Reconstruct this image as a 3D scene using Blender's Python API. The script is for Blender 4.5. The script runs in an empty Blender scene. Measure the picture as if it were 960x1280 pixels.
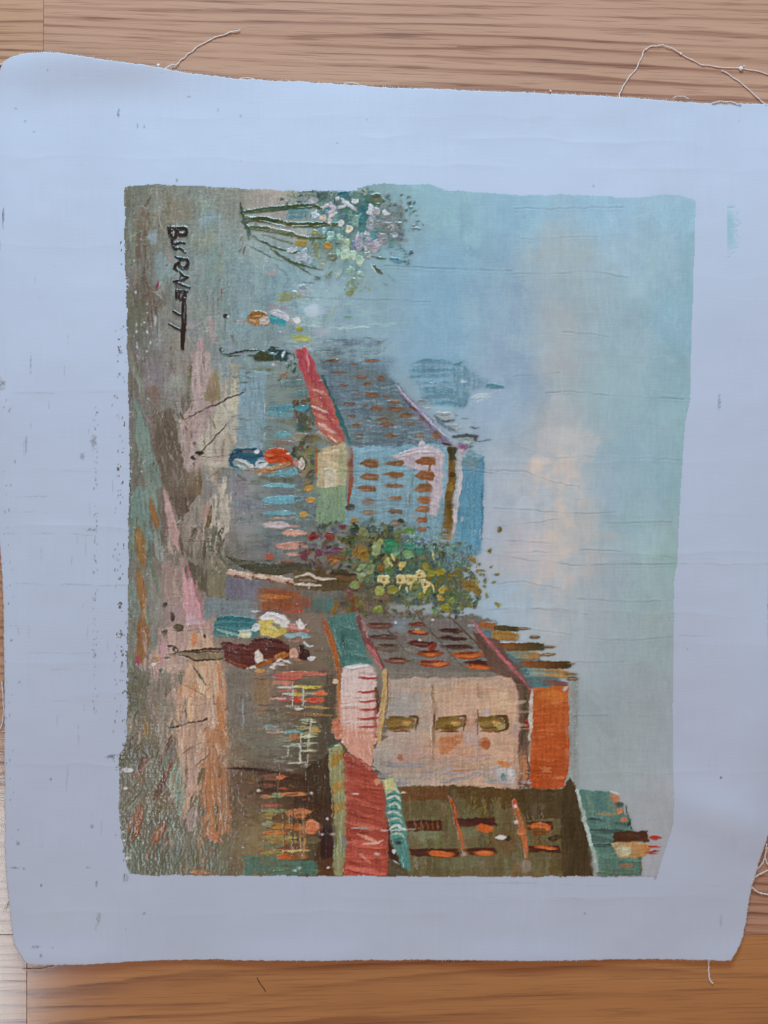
import bpy, bmesh, math, random
import numpy as np

# ------------------------------------------------------------------ camera, world, light
scene = bpy.context.scene
COL = scene.collection
S = 0.0003                      # metres per unit of the layout drawing (canvas about 28 x 33 cm)
CAM_H = 0.40
def W2(px, py): return ((px - 480.0) * S, (640.0 - py) * S)

cam_d = bpy.data.cameras.new("camera"); cam = bpy.data.objects.new("camera", cam_d); COL.objects.link(cam)
cam.location = (0, 0, CAM_H)
cam_d.sensor_fit = 'VERTICAL'; cam_d.angle = 2 * math.atan(640 * S / CAM_H)
cam_d.clip_start = 0.01; cam_d.clip_end = 50
scene.camera = cam

world = bpy.data.worlds.new("World"); scene.world = world; world.use_nodes = True
bg = world.node_tree.nodes["Background"]
bg.inputs[0].default_value = (1.0, 0.60, 0.42, 1); bg.inputs[1].default_value = 0.385

def area(name, loc, target, sx, sy, power, color):
    d = bpy.data.lights.new(name, 'AREA'); d.shape = 'RECTANGLE'; d.size = sx; d.size_y = sy
    d.energy = power; d.color = color
    o = bpy.data.objects.new(name, d); COL.objects.link(o); o.location = loc
    dx, dy, dz = (target[i] - loc[i] for i in range(3))
    from mathutils import Vector
    o.rotation_euler = Vector((dx, dy, dz)).to_track_quat('-Z', 'Y').to_euler() if dx or dy else (0, 0, 0)
    return o
area("window_light", (0.0, 0.63, 0.42), (0, 0, 0), 0.36, 0.26, 5.3, (0.51, 0.80, 1.0))
area("skylight_pane", (-0.735, -0.75, 1.50), (-0.735, -0.75, 0), 0.17, 0.56, 5.4, (0.68, 0.88, 1.0))

scene.view_settings.view_transform = 'Standard'; scene.view_settings.look = 'None'
scene.view_settings.exposure = 0.0; scene.view_settings.gamma = 1.0
scene.render.engine = 'CYCLES'

# ------------------------------------------------------------------ helpers
rng = np.random.default_rng(7); random.seed(7)

def tag(o, label=None, cat=None, group=None, kind=None):
    if label: o['label'] = label
    if cat: o['category'] = cat
    if group: o['group'] = group
    if kind: o['kind'] = kind
    return o

def link(name, mesh, mat=None, parent=None):
    o = bpy.data.objects.new(name, mesh); COL.objects.link(o)
    if mat: mesh.materials.append(mat)
    if parent: o.parent = parent
    return o

class NT:
    def __init__(s, name):
        s.m = bpy.data.materials.new(name); s.m.use_nodes = True; s.t = s.m.node_tree
        s.b = s.t.nodes["Principled BSDF"]
    def n(s, typ, **kw):
        nd = s.t.nodes.new(typ)
        for k, v in kw.items():
            if k.startswith('i_'):
                k2 = k[2:]; nd.inputs[int(k2) if k2.isdigit() else k2.replace('_', ' ')].default_value = v
            else: setattr(nd, k, v)
        return nd
    def l(s, a, b): s.t.links.new(a, b)
    def math(s, op, a, b=None, clamp=False):
        nd = s.n('ShaderNodeMath', operation=op); nd.use_clamp = clamp
        for i, v in enumerate((a, b)):
            if v is None: continue
            if isinstance(v, (int, float)): nd.inputs[i].default_value = v
            else: s.l(v, nd.inputs[i])
        return nd.outputs[0]
    def ramp(s, f, stops):
        nd = s.n('ShaderNodeValToRGB'); e = nd.color_ramp.elements
        while len(e) < len(stops): e.new(0.5)
        for el, (p, c) in zip(e, stops):
            el.position = p; el.color = c if len(c) == 4 else (*c, 1)
        s.l(f, nd.inputs[0]); return nd.outputs[0]
    def mix(s, f, a, b, blend='MIX'):
        nd = s.n('ShaderNodeMix', data_type='RGBA', blend_type=blend)
        for v, i in ((f, 0), (a, 6), (b, 7)):
            if isinstance(v, (int, float)): nd.inputs[i].default_value = v
            elif isinstance(v, tuple): nd.inputs[i].default_value = v if len(v) == 4 else (*v, 1)
            else: s.l(v, nd.inputs[i])
        return nd.outputs[2]

def lin(c):
    c = np.asarray(c, dtype=np.float64) / 255.0
    return np.where(c <= 0.04045, c / 12.92, ((c + 0.055) / 1.055) ** 2.4)

# ------------------------------------------------------------------ wood floor
def wood(name, light, mid, dark, contour, off, tilt=0.035, lines=1.0):
    k = NT(name)
    pos = k.n('ShaderNodeNewGeometry').outputs['Position']
    mp = k.n('ShaderNodeMapping'); k.l(pos, mp.inputs[0])
    mp.inputs['Rotation'].default_value = (0, 0, tilt); mp.inputs['Location'].default_value = (off, off * 1.7, 0)
    sep = k.n('ShaderNodeSeparateXYZ'); k.l(mp.outputs[0], sep.inputs[0])
    def comb(sx, sy, z=0.0):
        c = k.n('ShaderNodeCombineXYZ'); k.l(k.math('MULTIPLY', sep.outputs[0], sx), c.inputs[0])
        k.l(k.math('MULTIPLY', sep.outputs[1], sy), c.inputs[1]); c.inputs[2].default_value = z
        return c.outputs[0]
    def noise(v, detail=3, rough=.55, dist=0.0):
        nd = k.n('ShaderNodeTexNoise', noise_dimensions='3D'); nd.inputs['Scale'].default_value = 1
        nd.inputs['Detail'].default_value = detail; nd.inputs['Roughness'].default_value = rough
        nd.inputs['Distortion'].default_value = dist; k.l(v, nd.inputs['Vector']); return nd.outputs[0]
    broad = noise(comb(5, 55, 1.0), 3, .6)
    col = k.ramp(broad, [(0.32, mid), (0.68, light)])
    # growth rings: contour lines of a stretched smooth field
    fld = noise(comb(contour[0], contour[1], 2.0 + off), 4.0, .5)
    ph = k.math('ADD', k.math('MULTIPLY', fld, contour[2]), k.math('MULTIPLY', sep.outputs[1], contour[3]))
    ph = k.math('ADD', ph, k.math('MULTIPLY', noise(comb(22, 700, 6.0), 3, .65), .34))
    fr = k.math('FRACT', ph)
    saw = k.ramp(fr, [(0.0, (.25, .25, .25)), (0.12, (0, 0, 0)), (0.60, (.10, .10, .10)), (0.86, (1, 1, 1)), (0.97, (.85, .85, .85))])
    fade = k.ramp(noise(comb(7, 60, 5.0), 2, .5), [(0.36, (.15, .15, .15)), (0.62, (1, 1, 1))])
    lm = k.math('MULTIPLY', saw, fade)
    # open pores: short dark dashes
    pore = k.ramp(noise(comb(34, 900, 9.0), 2, .6), [(0.53, (0, 0, 0)), (0.66, (1, 1, 1))])
    fib = k.ramp(noise(comb(40, 2400, 3.0), 3, .7), [(0.35, (0, 0, 0)), (0.68, (1, 1, 1))])
    col = k.mix(k.math('MULTIPLY', lm, 0.95 * lines), col, dark)
    col = k.mix(k.math('MULTIPLY', k.math('MULTIPLY', pore, k.math('ADD', lm, 0.40)), 0.70 * lines), col, tuple(x * .62 for x in dark))
    col = k.mix(k.math('MULTIPLY', fib, 0.34), col, tuple(x * .74 for x in mid))
    k.l(col, k.b.inputs['Base Color'])
    k.b.inputs['Roughness'].default_value = 0.62
    k.b.inputs['Specular IOR Level'].default_value = 0.35
    k.b.inputs['Coat Weight'].default_value = 0.85; k.b.inputs['Coat Roughness'].default_value = 0.15
    bp = k.n('ShaderNodeBump'); bp.inputs['Strength'].default_value = 0.35; bp.inputs['Distance'].default_value = 0.0004
    spk = noise(comb(1500, 2600, 4.0), 1, .5)
    hgt = k.math('ADD', k.math('MULTIPLY', k.math('ADD', lm, pore), -0.5), k.math('MULTIPLY', spk, 0.45))
    k.l(hgt, bp.inputs['Height']); k.l(bp.outputs[0], k.b.inputs['Normal']); 
    bc = k.n('ShaderNodeBump'); bc.inputs['Strength'].default_value = 0.25; bc.inputs['Distance'].default_value = 0.00006
    k.l(hgt, bc.inputs['Height']); k.l(bc.outputs[0], k.b.inputs['Coat Normal'])
    return k.m

WL, WM, WD = (0.62, 0.37, 0.25), (0.52, 0.28, 0.175), (0.25, 0.09, 0.05)
wood_fine = wood("oak_fine_grain", WL, WM, WD, (2.0, 30, 7.0, 240), 0.31)
wood_fine2 = wood("oak_fine_grain_pale", (0.63, 0.38, 0.24), (0.53, 0.295, 0.17), WD, (2.4, 38, 6.0, 280), 1.13, tilt=0.0)
wood_flat = wood("oak_flat_sawn", (0.58, 0.27, 0.095), (0.47, 0.20, 0.064), (0.26, 0.092, 0.032), (2.2, 16, 9.0, 120), 2.37, tilt=-0.02, lines=.85)

k = NT("subfloor_felt"); k.b.inputs['Base Color'].default_value = (0.02, 0.014, 0.01, 1); k.b.inputs['Roughness'].default_value = .9
subfloor_mat = k.m
def box_mesh(name, x0, x1, y0, y1, z0, z1, bev):
    bm = bmesh.new()
    vs = [bm.verts.new((x, y, z)) for z in (z0, z1) for y in (y0, y1) for x in (x0, x1)]
    for f in ((0, 2, 3, 1), (4, 5, 7, 6), (0, 1, 5, 4), (2, 6, 7, 3), (0, 4, 6, 2), (1, 3, 7, 5)):
        bm.faces.new([vs[i] for i in f])
    bmesh.ops.bevel(bm, geom=[e for e in bm.edges if all(v.co.z > (z0 + z1) / 2 for v in e.verts)], offset=bev, segments=1, affect='EDGES')
    bmesh.ops.recalc_face_normals(bm, faces=bm.faces)
    me = bpy.data.meshes.new(name); bm.to_mesh(me); bm.free(); return me

FZ = -0.0002                                     # top of the planks
fx0, fy0 = W2(-4500, 5304); fx1, fy1 = W2(5500, -4064)
floor = link("floor", box_mesh("floor", fx0, fx1, fy0, fy1, -0.02, -0.0102, 0.0005), subfloor_mat)
tag(floor, kind='structure')
def plank(px0, px1, py0, py1, mat, tilt=(0, 0)):
    x0, y1 = W2(px0, py0); x1, y0 = W2(px1, py1); g = 0.00005
    cx, cy = (x0 + x1) / 2, (y0 + y1) / 2
    o = link("plank", box_mesh("plank", x0 - cx + g, x1 - cx - g, y0 - cy + g, y1 - cy - g, -0.010, 0, 0.00013), mat, floor)
    o.location = (cx, cy, FZ); o.rotation_euler = (tilt[0], tilt[1], 0)
    return o
FX0, FX1 = -4500, 5500
rows = [(-580, -142, 54.5, 0, 1), (-142, 290, 54.0, 0, 1), (290, 730, 700, 0, 1), (730, 1168.5, 480, 0, 1), (1168.5, 1800, 33.2, 0, 2)]
y = -580
while y > -4000: rows.append((y - 438, y, random.uniform(-2500, 3500), random.randint(0, 1), random.randint(0, 2))); y -= 438
y = 1800
while y < 5200: rows.append((y, y + 438, random.uniform(-2500, 3500), random.randint(0, 1), random.randint(0, 2))); y += 438
WOODS = (wood_fine2, wood_fine, wood_flat)
for y0_, y1_, jx, ma, mb in rows:
    plank(FX0, jx, y0_, y1_, WOODS[ma]); plank(jx, FX1, y0_, y1_, WOODS[mb])
#PAINTER
# ------------------------------------------------------------------ the paint: brush strokes laid one by one (colour + thickness)
def vn(u, v, seed):
    iu = np.floor(u); iv = np.floor(v); fu = u - iu; fv = v - iv
    fu = fu * fu * (3 - 2 * fu); fv = fv * fv * (3 - 2 * fv)
    iu = iu.astype(np.int64); iv = iv.astype(np.int64)
    def h(a, b):
        n = (a * 374761393 + b * 668265263 + seed * 974711) & 0xffffffff
        n = ((n ^ (n >> 13)) * 1274126177) & 0xffffffff
        return ((n ^ (n >> 16)) & 0xffff) / 32767.5 - 1.0
    a = h(iu, iv); b = h(iu + 1, iv); c = h(iu, iv + 1); d = h(iu + 1, iv + 1)
    return (a * (1 - fu) + b * fu) * (1 - fv) + (c * (1 - fu) + d * fu) * fv

class Layer:
    def __init__(s, x0, y0, x1, y1):
        s.x0, s.y0, s.w, s.h = x0, y0, x1 - x0 + 1, y1 - y0 + 1
        s.col = np.zeros((s.h, s.w, 3)); s.hgt = np.zeros((s.h, s.w)); s.pid = np.zeros((s.h, s.w), np.int32)
        s.a = np.zeros((s.h, s.w))
        yy, xx = np.mgrid[0:s.h, 0:s.w]; xx = xx + x0; yy = yy + y0
        s.weave = 0.5 * vn(xx / 1.7, yy / 9.0, 91) + 0.5 * vn(xx / 9.0, yy / 1.7, 92)
        s.fine = vn(xx / 1.3, yy / 1.3, 93)
    def win(s, xa, ya, xb, yb):
        i0 = max(0, int(math.floor(ya)) - s.y0); i1 = min(s.h, int(math.ceil(yb)) - s.y0 + 1)
        j0 = max(0, int(math.floor(xa)) - s.x0); j1 = min(s.w, int(math.ceil(xb)) - s.x0 + 1)
        if i1 <= i0 or j1 <= j0: return None
        yy, xx = np.mgrid[i0:i1, j0:j1]
        return (slice(i0, i1), slice(j0, j1)), xx + float(s.x0), yy + float(s.y0)
L = Layer(138, 218, 936, 1112)

FR = {'px': (0, 0, 1.0), 'f1': (270, 375, 130 / 960), 'f2': (260, 540, 140 / 960), 'f3': (200, 755, 200 / 960), 'sg': (190, 275, 60 / 465),
      'tr': (360, 225, 180 / 960), 'wn': (330, 840, 100 / 492), 'hs': (480, 960, 250 / 960), 'tw': (480, 440, 220 / 960)}
for nm, x, y in (('A', 140, 220), ('B', 370, 220), ('C', 620, 220), ('D', 140, 440), ('E', 370, 440), ('F', 620, 440), ('G', 140, 660),
                 ('H', 370, 640), ('I', 620, 660), ('J', 140, 870), ('K', 370, 870), ('L', 620, 870)):
    FR[nm] = (x, y, 250 / 960)
cur = [0, 0, 1.0]; CID = [1]; seedc = [100]
def fr(nm): cur[:] = FR[nm]
def cid(i): CID[0] = i
def T(pts): return [(cur[0] + p[0] * cur[2], cur[1] + p[1] * cur[2]) for p in pts]
def nseed(): seedc[0] += 1; return seedc[0]

def put(sl, al, color, h, keep=0.4):
    a3 = al[..., None]
    L.col[sl] = L.col[sl] * (1 - a3) + color * a3
    L.hgt[sl] = L.hgt[sl] * (1 - al * (1 - keep)) + al * h
    if CID[0] is not None:
        L.pid[sl] = np.where(al > 0.45, CID[0], L.pid[sl])
    if OPEN[0]: L.a[sl] = np.maximum(L.a[sl], al)
OPEN = [False]

def tint(c, b, var): return np.clip(np.asarray(c, float) + b[..., None] * var * np.array([1.0, .95, .9]), 4, 250)

def smooth(pts, n=6):
    if len(pts) < 3: return pts
    p = [pts[0]] + list(pts) + [pts[-1]]; out = []
    for i in range(1, len(p) - 2):
        for q in range(n):
            t = q / n
            out.append(tuple(0.5 * ((2 * p[i][d]) + (-p[i-1][d] + p[i+1][d]) * t + (2*p[i-1][d] - 5*p[i][d] + 4*p[i+1][d] - p[i+2][d]) * t*t
                             + (-p[i-1][d] + 3*p[i][d] - 3*p[i+1][d] + p[i+2][d]) * t**3) for d in (0, 1)))
    out.append(p[-2]); return out

def ST(pts, w, c, c2=None, h=0.5, dry=0.0, op=1.0, taper=(0.55, 0.45), var=13, feather=1.0, raw=False, edge=0.5):
    """one brush stroke along a path"""
    P = smooth(pts if raw else T(pts)); r = w * (1 if raw else cur[2]) / 2
    xs = [p[0] for p in P]; ys = [p[1] for p in P]; m = r + 2.5
    wd = L.win(min(xs) - m, min(ys) - m, max(xs) + m, max(ys) + m)
    if wd is None: return
    sl, X, Y = wd; sd = nseed()
    X = X + edge * vn(X / 2.6, Y / 2.6, sd); Y = Y + edge * vn(X / 2.6, Y / 2.6, sd + 5000)
    best = np.full(X.shape, 1e9); tt = np.zeros(X.shape); ss = np.zeros(X.shape); al_ = np.zeros(X.shape)
    tot = sum(math.dist(P[i], P[i+1]) for i in range(len(P) - 1)) or 1e-6; acc = 0
    for i in range(len(P) - 1):
        ax, ay = P[i]; dx, dy = P[i+1][0] - ax, P[i+1][1] - ay; ln = math.hypot(dx, dy)
        if ln < 1e-6: continue
        t = np.clip(((X - ax) * dx + (Y - ay) * dy) / (ln * ln), 0, 1)
        qx, qy = X - ax - t * dx, Y - ay - t * dy
        d = np.hypot(qx, qy); s_ = (dx * qy - dy * qx) / ln; g = d < best
        best = np.where(g, d, best); tt = np.where(g, (acc + t * ln) / tot, tt); ss = np.where(g, s_, ss)
        acc += ln
    a0, a1 = taper
    prof = np.minimum(1.0, np.minimum(a0 + (1 - a0) * tt / .3, a1 + (1 - a1) * (1 - tt) / .3))
    rr = np.maximum(r * prof, 0.25)
    al = np.clip((rr - best) / feather + 0.5, 0, 1)
    br = vn(ss / max(0.9, r * .22), tt * tot / max(8.0, r * 4), sd + 9000)
    if dry > 0:
        al = al * np.clip((0.75 * br + 0.65 * L.weave[sl] + 0.9 - dry * 1.8) * 3.0, 0, 1)
    al = al * op
    b = 0.7 * br + 0.3 * L.fine[sl]
    if c2 is None: color = tint(c, b, var)
    else:
        f = np.clip(tt + 0.25 * br, 0, 1)[..., None]
        color = tint(np.asarray(c, float) * (1 - f) + np.asarray(c2, float) * f, b, var)
    q = np.clip(best / rr, 0, 1)
    hh = h * (0.45 + 0.35 * br + 0.55 * np.exp(-((q - .8) / .22) ** 2))
    put(sl, al, color, hh)

def EL(x, y, rx, ry, c, ang=0, h=0.6, var=12, op=1.0, raw=False, rough=0.18, dry=0, feather=1.0):
    """one dab of thick paint with a raised rim"""
    if not raw: (x, y), = T([(x, y)]); rx *= cur[2]; ry *= cur[2]
    if CID[0] in (7, 8): rough = max(rough, .38)          # leaves are ragged
    m = max(rx, ry) * 1.6 + 2
    wd = L.win(x - m, y - m, x + m, y + m)
    if wd is None: return
    sl, X, Y = wd; sd = nseed(); ca, sa = math.cos(ang), math.sin(ang)
    u = (X - x) * ca + (Y - y) * sa; v = -(X - x) * sa + (Y - y) * ca
    sc = max(1.5, min(rx, ry) * .8)
    q = np.hypot(u / max(rx, .3), v / max(ry, .3)) + rough * vn(X / sc, Y / sc, sd)
    al = np.clip((1 - q) * min(rx, ry) / feather + 0.5, 0, 1)
    br = vn(v / max(.9, ry * .3), u / max(5, rx), sd + 77)
    if dry > 0: al = al * np.clip((0.6 * br + 0.7 * L.weave[sl] + 0.9 - dry * 1.8) * 3, 0, 1)
    put(sl, al * op, tint(c, .7 * br + .3 * L.fine[sl], var), h * (0.35 + .25 * br + .35 * np.exp(-((q - .82) / .25) ** 2)))
    if min(rx, ry) > 1.6 and op > .9:
        for _ in range(2):
            t = rng.uniform(-.6, .6); ln = rx * rng.uniform(.35, .75); px_, py_ = -sa * t * ry, ca * t * ry; o_ = rng.uniform(-.3, .3) * rx
            cc = np.clip(np.asarray(c, float) + rng.choice([-30, -18, 20, 32]), 5, 250)
            ST([(x + px_ + ca * (o_ - ln), y + py_ + sa * (o_ - ln)), (x + px_ * 1.25 + ca * o_, y + py_ * 1.25 + sa * o_), (x + px_ + ca * (o_ + ln), y + py_ + sa * (o_ + ln))],
               max(.9, ry * rng.uniform(.25, .6)), cc, h=h, dry=.3, raw=True, op=.85)

def PO(pts, c, c2=None, ang=0.0, var=12, edge=1.5, feather=1.2, h=0.3, dry=0.0, op=1.0, raw=False, grad=None, sw=2.2, sl_=18):
    """filled patch with brushed streaks along ang (radians)"""
    P = pts if raw else T(pts); n = len(P)
    xs = [p[0] for p in P]; ys = [p[1] for p in P]; m = edge + feather + 2
    wd = L.win(min(xs) - m, min(ys) - m, max(xs) + m, max(ys) + m)
    if wd is None: return
    sl, X0, Y0 = wd; sd = nseed()
    X = X0 + edge * (vn(X0 / 5, Y0 / 5, sd) + .6 * vn(X0 / 2, Y0 / 2, sd + 1)); Y = Y0 + edge * (vn(X0 / 5, Y0 / 5, sd + 2) + .6 * vn(X0 / 2, Y0 / 2, sd + 3))
    ins = np.zeros(X.shape, bool); dist = np.full(X.shape, 1e9)
    for i in range(n):
        (ax, ay), (bx, by) = P[i], P[(i + 1) % n]; dx, dy = bx - ax, by - ay
        cond = ((ay > Y) != (by > Y)); xi = ax + (Y - ay) * dx / (dy if abs(dy) > 1e-9 else 1e-9)
        ins ^= cond & (X < xi)
        t = np.clip(((X - ax) * dx + (Y - ay) * dy) / max(dx * dx + dy * dy, 1e-9), 0, 1)
        dist = np.minimum(dist, np.hypot(X - ax - t * dx, Y - ay - t * dy))
    sg = np.where(ins, dist, -dist); al = np.clip(sg / feather + .5, 0, 1)
    ca, sa = math.cos(ang), math.sin(ang); u = X0 * ca + Y0 * sa; v = -X0 * sa + Y0 * ca
    br = vn(v / sw, u / sl_, sd + 4); br2 = vn(v / (sw * 4), u / (sl_ * 1.6), sd + 5)
    if dry > 0: al = al * np.clip((0.7 * br + .7 * L.weave[sl] + 0.9 - dry * 1.8) * 3, 0, 1)
    b = .5 * br + .4 * br2 + .25 * L.fine[sl]
    if c2 is None: color = tint(c, b, var)
    else:
        gx, gy = grad or (0, 1)
        pr = (X0 * gx + Y0 * gy); f = np.clip((pr - pr.min()) / (np.ptp(pr) + 1e-6) + .15 * br2, 0, 1)[..., None]
        color = tint(np.asarray(c, float) * (1 - f) + np.asarray(c2, float) * f, b, var)
    put(sl, al * op, color, h * (.5 + .5 * br))

def SC(x, y, rx, ry, c, op=0.7, ang=0, var=6, noise=0.5, raw=False, h=0.05, cell=None, hard=1.0):
    """soft scumbled patch"""
    if not raw: (x, y), = T([(x, y)]); rx *= cur[2]; ry *= cur[2]
    m = max(rx, ry) * 1.7
    wd = L.win(x - m, y - m, x + m, y + m)
    if wd is None: return
    sl, X, Y = wd; sd = nseed(); ca, sa = math.cos(ang), math.sin(ang)
    u = (X - x) * ca + (Y - y) * sa; v = -(X - x) * sa + (Y - y) * ca
    ce = cell or max(4, min(rx, ry) * .5)
    nz = vn(X / ce, Y / ce, sd) + .5 * vn(X / (ce / 2.3), Y / (ce / 2.3), sd + 1) + .3 * L.weave[sl]
    q = np.hypot(u / rx, v / ry) + noise * .5 * nz
    al = np.clip((1.15 - q) * 1.5 * hard, 0, 1); al = al * al * (3 - 2 * al) * op
    keep_id = CID[0]
    if op < 0.5: CID[0] = None
    put(sl, al, tint(c, .5 * nz, var), h, keep=0.9)
    CID[0] = keep_id

def MANY(n, box, cols, lr, wr, ang, angv, h=0.35, dry=0.35, op=.9, mask=None, var=10):
    """n loose strokes over a box, colour picked from cols"""
    (xa, ya), (xb, yb) = T([box[:2], box[2:]]); k_ = cur[2]
    for _ in range(n):
        x, y = rng.uniform(xa, xb), rng.uniform(ya, yb)
        if mask is not None and not mask(x, y): continue
        c = np.array(cols[rng.integers(len(cols))], float) + rng.normal(0, 5, 3)
        a = ang + rng.normal(0, angv); l_ = rng.uniform(*lr) * k_ / 2; bend = rng.normal(0, .12) * l_
        dx, dy = math.cos(a) * l_, math.sin(a) * l_
        ST([(x - dx, y - dy), (x - dy * .1 + bend, y + dx * .1), (x + dx, y + dy)], rng.uniform(*wr) * k_, c, h=h, dry=dry, op=op, raw=True, var=var)

def DABS(n, region, cols, rmin, rmax, h=0.5, asp=(.5, 1.0), ang=(0, math.pi), dry=0.0, op=1.0):
    """n leaf dabs in an ellipse region (x, y, rx, ry)"""
    (x, y), = T([region[:2]]); rx, ry = region[2] * cur[2], region[3] * cur[2]
    for _ in range(n):
        t = rng.uniform(0, 2 * math.pi); r = math.sqrt(rng.uniform(0, 1)) * (1 + .15 * rng.normal())
        c = np.array(cols[rng.integers(len(cols))], float) + rng.normal(0, 7, 3)
        a = rng.uniform(rmin, rmax) * cur[2]
        EL(x + r * rx * math.cos(t), y + r * ry * math.sin(t), a * .85, a * .85 * rng.uniform(*asp), c, ang=rng.uniform(*ang), h=h, raw=True, rough=.6, dry=dry + .08, op=op)
# ------------------------------------------------------------------ the picture (ids of the painted motifs)
(SKY, STREET, ROW_HOUSE, MID_HOUSE, NEAR_HOUSE, TOWER, TREE_A, TREE_B, FIG_A, FIG_B, FIG_C, FIG_D, FIG_E, SIGN,
 AWN_A, AWN_B, AWN_C, ROOF, SMUDGE, ROOF_B) = range(1, 21)

# under-painting: soft colour field
FIELD = [(160,240,128,132,118),(200,262,142,141,126),(260,270,142,150,140),(300,245,150,150,138),(340,250,172,162,152),(180,300,132,131,116),
 (230,340,142,156,152),(280,330,140,160,156),(330,320,150,168,168),(165,400,117,116,102),(185,380,124,112,98),(205,410,150,152,150),(260,400,150,155,146),
 (300,400,140,164,168),(350,350,137,165,174),(400,370,150,175,184),(440,400,138,164,180),(430,280,120,150,148),(480,300,130,160,172),
 (340,430,128,150,152),(300,450,142,162,164),(330,500,120,136,134),(300,520,145,166,172),(380,500,118,130,126),(350,560,112,128,126),(360,640,106,122,124),(310,620,135,140,142),
 (165,470,120,117,104),(190,480,140,132,126),(230,470,165,150,140),(165,560,122,128,114),(200,560,112,103,90),(240,560,180,165,154),(280,500,182,172,156),
 (165,660,122,132,120),(200,660,120,108,98),(250,660,168,155,145),(165,760,122,132,120),(200,760,150,140,134),(230,760,176,150,148),(270,720,124,122,104),
 (165,850,112,114,98),(200,850,140,132,122),(250,850,188,160,138),(165,950,104,102,84),(200,960,122,118,104),(250,960,168,138,112),(165,1060,98,98,82),(210,1050,112,112,98),(260,1050,120,112,92),
 (320,720,110,112,116),(350,760,120,100,88),(320,850,122,118,110),(370,850,110,95,80),(330,930,118,116,104),(390,930,82,76,64),(320,980,100,80,65),(390,1000,62,46,36),(330,1050,125,110,80),(390,1070,78,72,55),
 (450,470,112,130,138),(500,560,130,165,180),(420,600,140,160,128),(450,700,90,100,80),(520,700,100,112,84),(440,780,110,108,100),(550,800,118,112,106),
 (500,930,170,155,145),(600,900,202,168,142),(450,950,190,120,105),(450,1050,160,72,58),(520,1000,92,76,54),(600,1040,104,94,66),(680,1040,88,74,52),(780,1050,92,116,108),
 (550,240,142,176,190),(550,350,132,166,190),(550,440,132,166,190),(650,260,144,177,199),(750,250,152,183,207),(860,260,152,182,203),(700,320,160,174,184),
 (700,400,162,173,182),(780,330,158,181,198),(850,400,142,173,190),(780,420,152,174,186),(640,400,144,167,189),(620,500,150,170,192),(650,470,144,165,186),(700,460,165,172,180),(780,500,150,173,184),(850,500,142,170,182),
 (700,540,172,174,180),(750,600,152,170,184),(800,560,146,170,182),(840,600,142,168,178),(640,600,166,175,188),(620,680,168,174,187),(760,700,155,168,178),
 (800,660,148,168,176),(835,700,147,168,170),(640,760,160,178,195),(700,800,160,172,180),(760,800,150,163,170),(830,800,149,162,165),(750,900,147,156,160),(820,900,150,155,160),
 (760,960,151,157,160),(830,1000,155,155,160),(800,1080,152,150,154),(610,620,120,160,180),(600,740,120,140,140),(650,840,130,110,100),(690,900,200,105,58)]
HOUSE_PTS = {(450,470),(500,560),(420,600),(450,700),(520,700),(440,780),(550,800),(500,930),(600,900),(450,950),(450,1050),(520,1000),(600,1040),(680,1040),(780,1050),(610,620),(600,740),(650,840),(690,900)}
FIELD = [f for f in FIELD if (f[0], f[1]) not in HOUSE_PTS]
gy, gx = np.mgrid[L.y0:L.y0 + L.h:4, L.x0:L.x0 + L.w:4]
wsum = np.zeros(gy.shape); acc = np.zeros(gy.shape + (3,))
for x, y, r, g, b in FIELD:
    w_ = 1.0 / (((gx - x) ** 2 + (gy - y) ** 2) / 900.0 + 0.25) ** 1.7
    wsum += w_; acc += w_[..., None] * np.array([r, g, b], float)
acc /= wsum[..., None]
yy, xx = np.mgrid[0:L.h, 0:L.w]
fy, fx = yy / 4.0, xx / 4.0
iy = np.minimum(fy.astype(int), acc.shape[0] - 2); ix = np.minimum(fx.astype(int), acc.shape[1] - 2)
ty, tx = (fy - iy)[..., None], (fx - ix)[..., None]; ty = np.clip(ty, 0, 1); tx = np.clip(tx, 0, 1)
L.col[:] = (acc[iy, ix] * (1 - ty) + acc[iy + 1, ix] * ty) * (1 - tx) + (acc[iy, ix + 1] * (1 - ty) + acc[iy + 1, ix + 1] * ty) * tx
def base(x, y):
    i, j = int(min(max(y - L.y0, 0), L.h - 1)), int(min(max(x - L.x0, 0), L.w - 1)); return L.basecol[i, j]
L.basecol = L.col.copy()
XX, YY = xx + L.x0, yy + L.y0
L.col += (5.0 * vn(XX / 40., YY / 40., 1) + 3.0 * vn(XX / 9., YY / 9., 2) + 2.0 * L.weave)[..., None]
L.pid[:] = np.where(XX < 300, STREET, SKY)
L.hgt[:] = 0.05 + 0.03 * L.weave

def loose(n, box, lr, wr, ang, angv, jit, dry, op, h, i):
    cid(i)
    for _ in range(n):
        x, y = rng.uniform(box[0], box[2]), rng.uniform(box[1], box[3])
        c = np.asarray(base(x, y)) + rng.normal(0, jit) * np.array([1, 1, .95]) + rng.normal(0, jit * .35, 3)
        a = ang + rng.normal(0, angv); l_ = rng.uniform(*lr) / 2; dx, dy = math.cos(a) * l_, math.sin(a) * l_
        ST([(x - dx, y - dy), (x + rng.normal(0, 1), y + rng.normal(0, 1)), (x + dx, y + dy)], rng.uniform(*wr), c, h=h, dry=dry, op=op, raw=True, var=9)
V = math.pi / 2
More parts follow.
